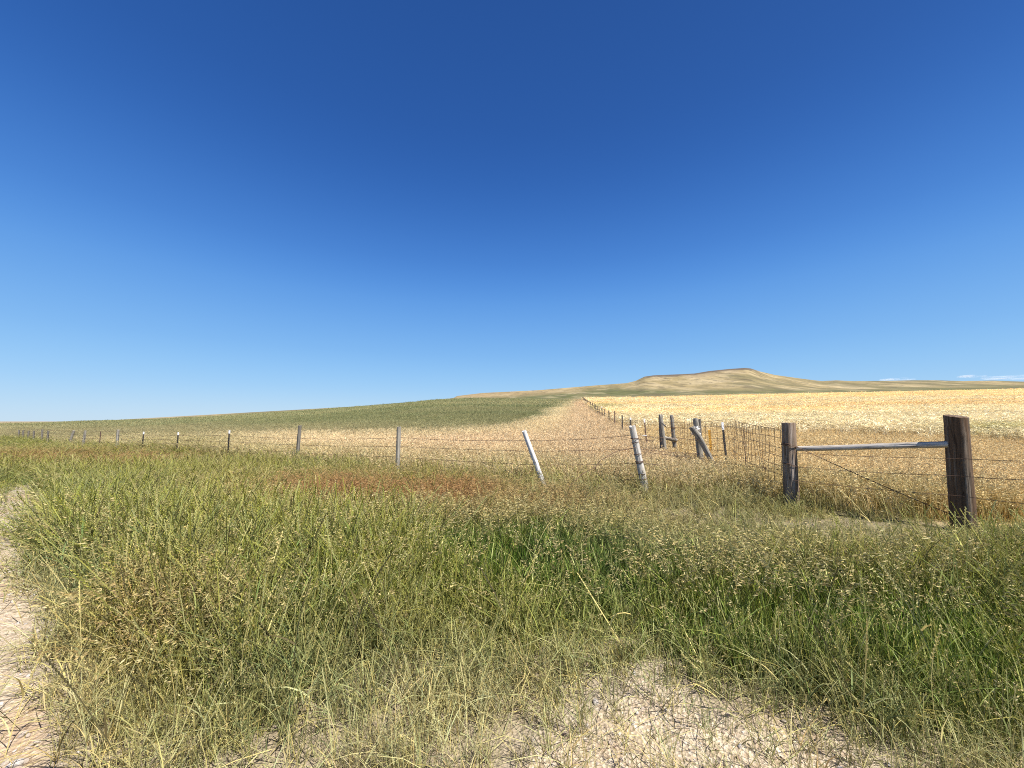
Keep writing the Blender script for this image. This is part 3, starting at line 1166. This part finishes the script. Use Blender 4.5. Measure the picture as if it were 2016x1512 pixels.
def log_mesh(name, L, r0, r1, seed=0, seg=28, rings=18, cracks=5, rough=.05, slant=(0, 0), square=0.0, bend=0.0, chip=0.0):
    """a weathered round or squared timber along +Z from 0 to L with split grooves and an uneven sawn end"""
    rnd = random.Random(seed)
    cr = [(rnd.uniform(0, 2 * math.pi), rnd.uniform(.06, .16), rnd.uniform(.07, .15), rnd.uniform(-.3, .3)) for _ in range(cracks)]
    knots = [(rnd.uniform(0, 2 * math.pi), rnd.uniform(.1, .9) * L, rnd.uniform(.1, .25)) for _ in range(3)]
    ph = [rnd.uniform(0, 6.28) for _ in range(8)]
    V, Fc = [], []
    for i in range(rings + 1):
        s = i / rings
        z = s * L
        r = r0 + (r1 - r0) * s
        for k in range(seg):
            a = 2 * math.pi * k / seg
            rr = r * (1 + rough * (math.sin(2 * a + ph[0] + s * 2) * .5 + math.sin(3 * a + ph[1] - s * 3) * .35 + math.sin(5 * a + ph[2]) * .25
                                   + .4 * math.sin(s * 11 + ph[3] + a)))
            if square > 0:
                cs = max(abs(math.cos(a)), abs(math.sin(a)))
                rr *= (1 - square) + square * min(1.27, 1 / cs) * .9
            for ca, cw, cd, tw in cr:
                da = (a - ca - tw * s + math.pi) % (2 * math.pi) - math.pi
                rr -= r * cd * max(0, 1 - abs(da) / cw) * (.5 + .5 * math.sin(s * 5 + ca * 3))
            for ka, kz, kw in knots:
                da = (a - ka + math.pi) % (2 * math.pi) - math.pi
                dd = (da * r / .05) ** 2 + ((z - kz) / .05) ** 2
                rr += r * .08 * math.exp(-dd)
            x, y = rr * math.cos(a), rr * math.sin(a)
            zz = z
            if i == rings:
                zz += slant[0] * x + slant[1] * y - chip * max(0, math.sin(a * 2 + ph[5])) + rnd.uniform(-.004, .004)
            elif i > rings - 3:
                zz += (slant[0] * x + slant[1] * y) * (i - rings + 3) / 3
            x += bend * math.sin(s * math.pi) + .3 * bend * math.sin(s * 7 + ph[6])
            V.append((x, y, zz))
    for i in range(rings):
        for k in range(seg):
            a, b = i * seg + k, i * seg + (k + 1) % seg
            Fc.append((a, b, b + seg, a + seg))
    # ends, with an inset ring so the saw cut shades as its own face
    for end in (0, rings):
        ring = [end * seg + k for k in range(seg)]
        cx = sum((Vector(V[q]) for q in ring), Vector()) / seg
        ins = []
        for q in ring:
            p = Vector(V[q]).lerp(cx, .12) + Vector((0, 0, .006 if end else -.006))
            V.append(tuple(p))
            ins.append(len(V) - 1)
        V.append(tuple(cx + Vector((0, 0, .004 if end else -.004))))
        ci = len(V) - 1
        for k in range(seg):
            k2 = (k + 1) % seg
            if end:
                Fc.append((ring[k], ring[k2], ins[k2], ins[k]))
                Fc.append((ins[k], ins[k2], ci))
            else:
                Fc.append((ring[k2], ring[k], ins[k], ins[k2]))
                Fc.append((ins[k2], ins[k], ci))
    me = bpy.data.meshes.new(name)
    me.from_pydata(V, [], Fc)
    me.update()
    smooth(me, 38)
    return me


def tube_mesh(name, paths, r, seg=6, barbs=0.0, twist=False, barb_r=None, seed=0):
    """round wires along each polyline; barbs > 0 adds a wound barb at that spacing"""
    rnd = random.Random(seed)
    V, Fc = [], []

    def tube(pts, rad, sg):
        b = len(V)
        n = len(pts)
        for i, p in enumerate(pts):
            d = (pts[min(n - 1, i + 1)] - pts[max(0, i - 1)])
            d = d.normalized() if d.length > 1e-9 else UP
            ref = UP if abs(d.z) < .9 else Vector((1, 0, 0))
            e1 = d.cross(ref).normalized()
            e2 = d.cross(e1)
            for k in range(sg):
                a = 2 * math.pi * k / sg
                V.append(tuple(p + (e1 * math.cos(a) + e2 * math.sin(a)) * rad))
        for i in range(n - 1):
            for k in range(sg):
                a, c = b + i * sg + k, b + i * sg + (k + 1) % sg
                Fc.append((a, c, c + sg, a + sg))
        Fc.append(tuple(b + k for k in range(sg))[::-1])
        Fc.append(tuple(b + (n - 1) * sg + k for k in range(sg)))
    for pts in paths:
        if twist:
            L = sum((pts[i + 1] - pts[i]).length for i in range(len(pts) - 1))
            fine = resample(pts, max(2, int(L / .02)))
            for s in (0, math.pi):
                q = []
                for i, p in enumerate(fine):
                    d = (fine[min(len(fine) - 1, i + 1)] - fine[max(0, i - 1)]).normalized()
                    e1 = d.cross(UP).normalized()
                    e2 = d.cross(e1)
                    a = s + i * .9
                    q.append(p + (e1 * math.cos(a) + e2 * math.sin(a)) * r * .8)
                tube(q, r * .75, 4)
        else:
            tube(pts, r, seg)
        if barbs > 0:
            L = sum((pts[i + 1] - pts[i]).length for i in range(len(pts) - 1))
            fine = resample(pts, max(2, int(L / barbs)))
            for i, p in enumerate(fine[1:-1]):
                for _ in range(2):
                    d = Vector((rnd.gauss(0, 1), rnd.gauss(0, 1), rnd.gauss(0, 1))).normalized()
                    tube([p - d * .016, p, p + d * .016], barb_r or r * .8, 3)
    me = bpy.data.meshes.new(name)
    me.from_pydata(V, [], Fc)
    me.update()
    smooth(me, 60)
    return me


def resample(pts, n):
    ds = [0]
    for i in range(len(pts) - 1):
        ds.append(ds[-1] + (pts[i + 1] - pts[i]).length)
    out = []
    for k in range(n + 1):
        t = ds[-1] * k / n
        i = 0
        while i < len(ds) - 2 and ds[i + 1] < t:
            i += 1
        f = (t - ds[i]) / max(1e-9, ds[i + 1] - ds[i])
        out.append(pts[i].lerp(pts[i + 1], f))
    return out


def sag(a, b, s, n=12):
    return [a.lerp(b, i / n) - Vector((0, 0, s * 4 * (i / n) * (1 - i / n))) for i in range(n + 1)]


def localise(paths, origin):
    return [[p - origin for p in q] for q in paths]


def wire_thing(name, paths, r, mat, label, cat, group=None, **kw):
    o0 = paths[0][0].copy()
    me = tube_mesh(name, localise(paths, o0), r, **kw)
    o = link(name, me, mat)
    o.location = o0
    return tag(o, label, cat, group)


def coil(centre, axis, rad, turns, pitch, wob=.0, n=14, seed=0):
    rnd = random.Random(seed)
    ax = axis.normalized()
    e1 = ax.cross(Vector((0, 1, .1))).normalized()
    e2 = ax.cross(e1)
    pts = []
    for i in range(int(turns * n) + 1):
        a = 2 * math.pi * i / n
        rr = rad * (1 + rnd.uniform(-wob, wob))
        pts.append(centre + (e1 * math.cos(a) + e2 * math.sin(a)) * rr + ax * pitch * (i / n - turns / 2))
    return pts


def stake(name, base_uvY, top_uv, r0, r1, mat, label, cat, group, seed, **kw):
    """a timber standing at a ground point with its top where the line of sight meets it"""
    X, Y = base_uvY
    base = Vector((X, Y, ground_at(X, Y) - .25))
    top = at(top_uv[0], top_uv[1], Y + kw.pop('ty', 0.0))
    L = (top - base).length
    me = log_mesh(name, L, r0, r1, seed, **kw)
    o = link(name, me, mat)
    orient(o, base, top)
    tag(o, label, cat, group)
    return o, base, top


ROAD_POSTS = "posts of the roadside wire fence"
FIELD_POSTS = "steel posts of the field fence"

# ---- timber brace by the road: two thick posts joined by a rail
brace = bpy.data.objects.new("fence_brace", None)
COL.objects.link(brace)
brace.location = (5.5, 6.2, ground_at(5.5, 6.2))
tag(brace, "timber fence brace of two thick brown posts joined by a silver grey rail", "fence brace")


def brace_part(name, base, top, r0, r1, mat, seed, label=None, parent=brace, **kw):
    me = log_mesh(name, (top - base).length, r0, r1, seed, **kw)
    o = link(name, me, mat, parent)
    orient(o, base - parent.location, top - parent.location)
    if label:
        o['label'] = label
    return o


RB = Vector((6.22, 5.49, ground_at(6.2, 5.49) - .2))
RT = at(1881.5, 819.5, 5.42)
LB = Vector((4.87, 6.9, ground_at(4.87, 6.9) - .2))
LT = at(1552, 833, 6.9)
brace_part("post", RB, RT, .132, .121, M_BIG, 3, "dark brown post of the brace with a slanting sawn top", slant=(-.02, .15), cracks=6, rough=.03, seg=36, rings=26)
brace_part("post", LB, LT, .118, .100, M_BIG2, 9, "grey brown post of the brace with wire wrapped around it", cracks=6, rough=.04, square=.35, seg=36, rings=26)
ra, rb = at(1566, 883.5, 6.85), at(1866, 874.5, 5.47)
brace_part("rail", ra, rb, .043, .047, M_RAIL, 14, cracks=9, rough=.10, bend=.006, rings=40)

# ---- roadside fence posts
POSTS = {}


def rpost(key, i, top, r0, r1, mat, label, seed, **kw):
    o, b, t = stake("fence_post", ROADSIDE[i], top, r0, r1, mat, label, "fence post", ROAD_POSTS, seed, **kw)
    POSTS[key] = (b, t)
    return o


p_wrap = rpost('w', 3, (1244, 838), .075, .060, M_PALE, "pale grey leaning wooden post with dark wire wrapped around it four times", 21, cracks=7, rough=.07, chip=.03)
p_white = rpost('l', 4, (1031.5, 848), .064, .051, M_WHITE, "whitest wooden fence post, leaning hard over in the tall grass", 22, cracks=5, rough=.06, chip=.02)
rpost('a', 5, (785.5, 840.5), .064, .056, M_GREY, "upright grey wooden post next after the leaning white one", 23, cracks=5)
rpost('b', 6, (590.5, 838), .060, .052, M_DARK, "upright dark wooden post with a white wire tie round it", 24, cracks=5)


def t_post(name, X, Y, ztop, lean, mat, tip_len, label, group, w=.045, tip_mat=None, cat="fence post"):
    """studded steel T post with an optional painted tip"""
    zb = ground_at(X, Y) - .15
    H = ztop - zb
    bm = bmesh.new()

    def box(x0, x1, y0, y1, z0, z1):
        vs = [bm.verts.new(p) for p in ((x0, y0, z0), (x1, y0, z0), (x1, y1, z0), (x0, y1, z0), (x0, y0, z1), (x1, y0, z1), (x1, y1, z1), (x0, y1, z1))]
        for q in ((3, 2, 1, 0), (4, 5, 6, 7), (0, 1, 5, 4), (1, 2, 6, 5), (2, 3, 7, 6), (3, 0, 4, 7)):
            bm.faces.new([vs[k] for k in q])
    body = H - tip_len
    box(-w / 2, w / 2, -.004, .004, 0, body)
    box(-.004, .004, .004, .042, 0, body - .002)
    z = .2
    while z < body - .03:
        box(-.007, .007, -.011, -.004, z, z + .02)
        z += .055
    me = bpy.data.meshes.new(name)
    bm.to_mesh(me)
    bm.free()
    o = link(name, me, mat)
    o.location = (X, Y, zb)
    o.rotation_euler = (lean[1], lean[0], random.uniform(-.2, .2))
    tag(o, label, cat, group)
    if tip_len > 0:
        bm = bmesh.new()
        box(-w / 2 - .001, w / 2 + .001, -.005, .005, body, H)
        box(-.005, .005, .005, .043, body, H - .002)
        box(-.007, .007, -.012, -.005, body + .03, body + .05)
        me = bpy.data.meshes.new("tip")
        bm.to_mesh(me)
        bm.free()
        link("tip", me, tip_mat or M_TIP, o)
    return o


def road_t(i, v_top, label, lean=(0, 0), w=.05, tip=.13, mat=None, tu=None):
    X, Y = ROADSIDE[i]
    zt = at(1008, v_top, Y).z
    return t_post("steel_fence_post", X, Y, zt, lean, mat or M_TPOST, tip, label, ROAD_POSTS, w)


road_t(7, 847, "white tipped steel post standing next to the dark post with a white wire tie", tip=.13, w=.05)
road_t(8, 851, "white tipped steel post between the other two white tipped roadside posts", tip=.13, w=.055)
road_t(9, 850, "white tipped steel post nearest the upright wooden post far along the roadside fence", tip=.13, w=.06)
rpost('c', 10, (232.5, 846), .072, .066, M_GREY, "stout upright grey post far along the roadside fence before the two leaning ones", 25)
road_t(11, 850, "thin pale steel post between the stout upright post and the two leaning posts", tip=.0, w=.05, mat=M_TRUST)
rpost('d', 12, (168, 848), .072, .066, M_GREY, "nearer of the two leaning posts far along the roadside fence", 26)
rpost('e', 13, (145.5, 848), .078, .072, M_GREY, "farther, steeper of the two slanted grey posts down the roadside fence", 27)
FAR = [(14, (95, 848), "shortest and nearest of the six small dark far roadside posts"),
       (15, (83.5, 845.5), "tallest of the six small dark far roadside posts"),
       (16, (67, 848), "dark post just beyond the tallest of the six small far roadside posts"),
       (17, (56.5, 848), "third from the far end among the six small dark roadside posts"),
       (18, (46, 847), "second from the far end among the six small dark roadside posts"),
       (19, (37.5, 846.5), "farthest of the six small dark posts ending the roadside fence")]
for i, tp, lab in FAR:
    rpost('f%d' % i, i, tp, .075, .07, M_DARK, lab, 40 + i, seg=12, rings=8)

# wire wraps on the pale post, as part of it
wb, wt = POSTS['w']
wl = (wt - wb).length
paths = []
for k, fr in enumerate((.845, .80, .66, .57, .555, .42, .36)):
    paths.append(coil(Vector((0, 0, wl * fr)), Vector((random.uniform(-.12, .12), 0, 1)), .079, 1.3 if k % 3 else 2.2, .008, .05, seed=k))
for q in paths:
    link("wire_wrap", tube_mesh("wire_wrap", [q], .0042, 5), M_WIRE, p_wrap)
for q in ([Vector((.03, -.02, wl - .05)), Vector((.075, -.03, wl + .02))], [Vector((-.02, -.05, wl - .07)), Vector((-.12, -.06, wl - .075))]):
    link("nail", tube_mesh("nail", [q], .0045, 5), M_WIRE, p_wrap)
# dark wire wraps on the brace post
lw = []
bl = LT - LB
for k, fr in enumerate((.77, .755, .56)):
    c0 = LB + bl * fr
    lw.append([q - brace.location for q in coil(c0, Vector((.25, 0, 1)), .121, 1.2, .012, .03, n=24, seed=70 + k)])
for q in lw:
    link("wire_wrap", tube_mesh("wire_wrap", [q], .0045, 5), M_WIRE, brace)

# ---- old post with a bound diagonal log
TB = Vector((5.02, 10.75, ground_at(5.02, 10.75) - .2))
old = bpy.data.objects.new("old_fence_post", None)
COL.objects.link(old)
old.location = (TB.x, TB.y, ground_at(TB.x, TB.y))
tag(old, "old grey post with a diagonal log tied to its top by white wire", "fence post")
ob = at(1386, 955, 10.6)
ob.z = ground_at(ob.x, 10.6) - .15
ot = at(1369, 823.5, 10.6)
brace_part("upright", ob, ot, .085, .066, M_GREY, 31, parent=old, cracks=8, rough=.1, chip=.04)
b2 = at(1384, 950, 10.78)
b2.z = ground_at(b2.x, 10.8) - .1
brace_part("split_upright", b2, at(1376.5, 825, 10.82), .05, .045, M_DARK, 32, parent=old, cracks=5, rough=.12, chip=.06)
db = at(1412, 927, 10.25)
dt = at(1362, 840, 10.5)
brace_part("diagonal_log", db, dt, .055, .078, M_GREY, 33, parent=old, cracks=8, rough=.12, bend=.02, chip=.04)
tie = []
for k in range(4):
    cc = at(1368.5 + k * .6, 842 + k * 4.0, 10.53)
    tie.append([q - old.location for q in coil(cc, Vector((random.uniform(-.6, .6), random.uniform(-.2, .2), 1)), .115, 1.4, .03, .18, seed=80 + k)])
link("wire_tie", tube_mesh("wire_tie", tie, .0065, 5), M_WIRE2, old)

# ---- H shaped brace at the head of the field fence
hb = bpy.data.objects.new("timber_brace", None)
COL.objects.link(hb)
HX, HY = at(1304, 880, 12.6).x, 12.6
hb.location = (HX, HY, ground_at(HX, HY))
tag(hb, "H shaped brace of two old grey posts joined by a short crooked log", "fence brace")


def hpost(u0, u1, v1, Y, r0, r1, mat, seed, nm="post", lab=None, v0=None):
    b = at(u0, v0 or 905, Y)
    if v0 is None:
        b.z = ground_at(b.x, Y) - .15
    return brace_part(nm, b, at(u1, v1, Y), r0, r1, mat, seed, lab, parent=hb, cracks=7, rough=.1, chip=.05)


hpost(1312, 1300.5, 816, 12.6, .085, .062, M_GREY, 34)
hpost(1303, 1298.5, 816, 12.75, .042, .034, M_DARK, 35, "split_post", "thin dark slab standing against the grey post")
hpost(1332, 1322, 817, 12.9, .066, .058, M_GREY, 36)
brace_part("cross_log", at(1304, 858, 12.6), at(1331, 866, 12.85), .055, .062, M_GREY, 37, parent=hb, bend=.05, rough=.14)
brace_part("stub", at(1304, 833, 12.5), at(1310, 839, 12.35), .028, .02, M_DARK, 38, parent=hb, rough=.1)
link("wire_tie", tube_mesh("wire_tie", [[q - hb.location for q in sag(at(1312, 852, 12.6), at(1326, 849, 12.8), .05, 8)],
                                        [q - hb.location for q in coil(at(1325, 842, 12.9), Vector((0, .1, 1)), .075, 3.2, .02, .08, seed=5)]], .0055, 5), M_WIRE, hb)

# ---- posts at the woven wire
X, Y = at(1400, 900, 12.2).x + .05, 12.2
t_post("steel_fence_post", X, Y, at(1398, 846, 12.2).z, (-.05, 0), M_YEL, 0, "rusty yellow steel post behind the woven wire", None, .075)
X, Y = at(1430, 900, 10.4).x + .03, 10.4
t_post("steel_fence_post", X, Y, at(1426, 831, 10.4).z, (-.05, 0), M_TPOST, .2, "black steel post with a white top beside the woven wire mesh", None, .055)

# ---- field fence running up the slope
ORD = ["first", "second", "third", "fourth", "fifth", "sixth", "seventh", "eighth", "ninth", "tenth", "eleventh", "twelfth", "thirteenth",
       "fourteenth", "fifteenth", "sixteenth", "seventeenth", "eighteenth", "nineteenth", "twentieth", "twenty first", "twenty second",
       "twenty third", "twenty fourth", "twenty fifth", "twenty sixth", "twenty seventh", "twenty eighth", "twenty ninth", "thirtieth",
       "thirty first", "thirty second", "thirty third", "thirty fourth", "thirty fifth", "thirty sixth"]
fy = 14.55
fpts = [at(1304, 880, 12.6)]
k = 0
while fy < 158:
    X = field_fence_x(fy) + random.uniform(-.05, .05)
    g = ground_at(X, fy)
    zt = g + (1.32 if k else 1.4) + random.uniform(-.06, .08)
    if k == 0:
        lab = "white tipped steel post with a pale tag, first beyond the H shaped brace"
        o = t_post("steel_fence_post", X, fy, zt, (-.07, 0), M_TRUST, .14, lab, FIELD_POSTS, .05)
        bm = bmesh.new()
        bmesh.ops.create_cube(bm, size=1, matrix=Matrix.Translation((-.06, -.02, .97)) @ Matrix.Diagonal((.16, .008, .022, 1)))
        me = bpy.data.meshes.new("tag")
        bm.to_mesh(me)
        bm.free()
        link("tag", me, M_TIP, o)
    else:
        lab = "%s thin steel post from the H shaped brace up the field fence" % ORD[k]
        t_post("steel_fence_post", X, fy, zt, (random.uniform(-.03, .03), 0), M_TRUST if k % 4 == 3 else M_TPOST, .10 if k in (1, 6) else 0, lab,
               FIELD_POSTS, .055 + .0008 * fy)
    fpts.append(Vector((X, fy, zt)))
    fy += 4.2 + random.uniform(-.25, .25)
    k += 1
# end of the field fence on the crest
for (u0, v0, u1, v1, Yq, r, lab) in ((1138.5, 795, 1134.5, 785, 163, .16, "dark leaning end post where the field fence meets the crest"),):
    b = at(u0, v0, Yq)
    b.z = ground_at(b.x, Yq) - .2
    t = at(u1, v1, Yq)
    me = log_mesh("fence_post", (t - b).length, r, r * .8, 55, seg=10, rings=6)
    o = link("fence_post", me, M_DARK)
    orient(o, b, t)
    tag(o, lab, "fence post")
    END = t
b = at(1211, 787, 178)
b.z = ground_at(b.x, 178) - .2
t = at(1211, 781.5, 178)
me = log_mesh("fence_post", (t - b).length, .13, .11, 57, seg=10, rings=6)
o = link("fence_post", me, M_DARK)
orient(o, b, t)
tag(o, "lone tiny dark post standing on the crest behind the wheat", "fence post")

STRANDS = "barbed wire strands of the field fence"
names = ["topmost", "second", "third", "lowest"]
for s, dz in enumerate((.10, .36, .64, .92)):
    paths = [[]]
    for i, p in enumerate(fpts):
        a = Vector((p.x, p.y - .02, (p.z if i else fpts[1].z - .05) - dz))
        paths[0].append(a)
    full = []
    for i in range(len(paths[0]) - 1):
        full += sag(paths[0][i], paths[0][i + 1], .02, 4)[:-1]
    full.append(paths[0][-1])
    wire_thing("barbed_wire", [full], .0040, M_WIRE, "%s barbed wire strand of the field fence running up the slope" % names[s], "barbed wire", STRANDS, seg=4)


# ---- roadside barbed wire: one strand per height, strung from post to post
def on_post(key, v):
    """point on the roadside post where a strand at picture height v is stapled"""
    b, t = POSTS[key]
    best, bp = 1e9, None
    for i in range(200):
        p = b.lerp(t, i / 199)
        uu, vv = project(p.x, p.y, p.z)
        if abs(vv - v) < best:
            best, bp = abs(vv - v), p
    return bp + Vector((0, .06, 0))


def tp(i, v):
    X, Y = ROADSIDE[i]
    return Vector((X, Y - .02, at(1008, v, Y).z))


far_z = [.80, .55, .32, .10]
RSTR = "barbed wire strands of the roadside fence"
vs = {'w': (857, 884, 912, 944), 'l': (867, 889, 916, 945), 'a': (861.5, 879, 900, 921), 'b': (863, 876.5, 892, 908)}
tv = {7: (856, 869, 880, 891), 8: (857, 866, 874, 882), 9: (857, 864, 870, 877)}
for s in range(4):
    pts = [at(1376, (865, 893, 917, 948)[s], 10.5), on_post('w', vs['w'][s]), on_post('l', vs['l'][s]), on_post('a', vs['a'][s]), on_post('b', vs['b'][s])]
    for i in (7, 8, 9):
        pts.append(tp(i, tv[i][s]))
    for i in range(10, 20):
        X, Y = ROADSIDE[i]
        pts.append(Vector((X, Y, ground_at(X, Y) + .3 + far_z[s])))
    full = []
    for i in range(len(pts) - 1):
        full += sag(pts[i], pts[i + 1], (.035, .012, .012, .02)[s] if i else .02, 10)[:-1]
    full.append(pts[-1])
    wire_thing("barbed_wire", [full], .0042, M_WIRE,
               "%s barbed wire strand strung along the roadside fence posts" % names[s], "barbed wire", RSTR, barbs=.13, barb_r=.0038, seg=5)

# second pair of strands from the wrapped post to the old post and on to the brace
wire_thing("tie_wire", [sag(on_post('w', 862), at(1303, 868, 12.5), .03), ], .0042, M_WIRE, "short wire from the wrapped pale post to the H shaped brace", "wire", seg=5, barbs=.13)
wire_thing("tie_wire", [sag(on_post('w', 887), at(1374, 901, 10.5), .02) + sag(at(1374, 901, 10.5), at(1540, 925, 6.95), .03)[1:]], .0038, M_WIRE,
           "lower wire from the wrapped pale post past the old post to the timber brace", "wire", seg=5, barbs=.13)
# loose arch of wire falling into the grass
arch = [on_post('w', 880) + Vector((-.03, -.12, 0)), at(1232, 885, 7.85), at(1213, 888.5, 7.8), at(1196, 899, 7.75), at(1182, 906, 7.7), at(1175, 917, 7.7),
        at(1170, 921, 7.65), at(1155, 928, 7.6), at(1143, 936, 7.55), at(1128, 950, 7.5), at(1105, 972, 7.45)]
wire_thing("loose_wire", [resample(arch, 40), [at(1173, 917, 7.68), at(1172, 930, 7.68)]], .0062, M_WIRE, "loose dark barbed wire arching from the wrapped post down into the grass",
           "wire", seg=5, barbs=.16)

# twisted brace wire and strands on the timber brace
lp = LB + bl * .76 + Vector((.02, -.12, 0))
rp = RB.lerp(RT, .22) + Vector((-.1, -.05, 0))
wire_thing("brace_wire", [sag(lp, rp, .02, 20)], .0045, M_WIRE, "twisted brace wire slanting down under the silver grey rail", "wire",
           twist=True, barbs=.3)
BSTR = "plain wires strung across the timber brace"
end = Vector((9.6, 2.4, 0))
for s, (va, vb, vc, lab) in enumerate(((891, 902.5, 908, "upper thin wire crossing the timber brace below its rail"),
                                       (918, 937, 946, "middle thin wire crossing the timber brace"),
                                       (945, 976, 995, "lowest thin wire crossing the timber brace"))):
    a = at(1560, va, 6.77)
    b = at(1890, vb, 5.33)
    c = at(2060, vc, 4.15)
    wire_thing("fence_wire", [sag(a, b, .02) + sag(b, c, .01)[1:]], .0036, M_WIRE, lab, "wire", BSTR, seg=5)

# ---- woven wire mesh: curved plan, from the brace round to the H brace
plan = [(1537, 6.95, 846), (1515, 7.25, 841.5), (1497, 7.6, 839), (1478, 8.1, 837), (1464, 8.7, 833.5), (1455, 9.3, 830), (1447, 9.9, 827.5),
        (1436, 10.3, 827), (1415, 10.6, 828), (1385, 10.95, 829.5), (1372, 11.3, 826), (1355, 11.9, 823), (1335, 12.6, 822), (1310, 13.0, 823)]
top = [at(u, v, Y) for u, Y, v in plan]
dens = resample(top, 90)


def foot(p, drop):
    return Vector((p.x + .06 * math.sin(p.y * 5) * drop, p.y + .04 * math.sin(p.x * 7) * drop, p.z - drop))


mesh_paths = []
for drop in (0, .16, .32, .48, .64, .80, .95):
    mesh_paths.append([foot(p, drop) + Vector((0, 0, .012 * math.sin(p.x * 9 + drop * 20))) for p in dens])
total = sum((top[i + 1] - top[i]).length for i in range(len(top) - 1))
for p in resample(top, int(total / .155)):
    mesh_paths.append([foot(p, d) + Vector((.01 * math.sin(d * 9 + p.x * 31), 0, 0)) for d in (0, .16, .32, .48, .64, .80, .95)])
wire_thing("woven_wire_fence", mesh_paths, .0044, M_WIRE, "sagging rusty woven wire mesh curving from the timber brace to the H shaped brace", "wire fence", seg=4)


# ------------------------------------------------------------------ clouds low over the right horizon
def cloud_material():
    m, nt, out = new_mat("cloud")
    tc = N(nt, 'ShaderNodeTexCoord')
    g = N(nt, 'ShaderNodeTexNoise')
    g.inputs['Scale'].default_value = 2.2
    g.inputs['Detail'].default_value = 8
    g.inputs['Roughness'].default_value = .65
    nt.links.new(tc.outputs['Generated'], g.inputs['Vector'])
    a = ramp(nt, g.outputs['Fac'], [(.38, (0, 0, 0)), (.75, (.2, .2, .2))])
    df = N(nt, 'ShaderNodeBsdfDiffuse')
    df.inputs['Color'].default_value = (.8, .8, .82, 1)
    tl = N(nt, 'ShaderNodeBsdfTranslucent')
    tl.inputs['Color'].default_value = (.8, .8, .82, 1)
    d = N(nt, 'ShaderNodeMixShader')
    nt.links.new(df.outputs[0], d.inputs[1])
    nt.links.new(tl.outputs[0], d.inputs[2])
    tr = N(nt, 'ShaderNodeBsdfTransparent')
    mx = N(nt, 'ShaderNodeMixShader')
    nt.links.new(a, mx.inputs[0])
    nt.links.new(tr.outputs[0], mx.inputs[1])
    nt.links.new(d.outputs[0], mx.inputs[2])
    nt.links.new(mx.outputs[0], out.inputs['Surface'])
    return m


M_CLOUD = cloud_material()


def cloud(u, v, wpx, hpx, lab, seed):
    D = 14000
    rnd = random.Random(seed)
    c = at(u, v, D)
    k = D / 760
    bm = bmesh.new()
    for i in range(9):
        s = rnd.uniform(-1, 1)
        x = s * wpx * .42 * k
        hz = hpx * k * (1 - .6 * s * s) * rnd.uniform(.5, 1)
        mt = Matrix.Translation((x, rnd.uniform(-1, 1) * wpx * .2 * k, hz * .3 + rnd.uniform(-.2, .2) * hpx * k)) @ \
            Matrix.Diagonal((wpx * k * rnd.uniform(.14, .3), wpx * k * .2, hz * .5, 1))
        bmesh.ops.create_icosphere(bm, subdivisions=3, radius=1, matrix=mt)
    me = bpy.data.meshes.new("cloud")
    bm.to_mesh(me)
    bm.free()
    smooth(me, 180)
    o = link("cloud", me, M_CLOUD)
    o.location = c
    tag(o, lab, "cloud", kind='thing')


cloud(1912, 741.5, 34, 8, "small separate white cloud puff above the low hills", 1)
cloud(1988, 746, 76, 10, "longest low white cloud touching the hills at the edge of view", 2)
cloud(1766, 748, 48, 5.5, "faint flat white cloud just above the hills beside the flat topped hill", 3)
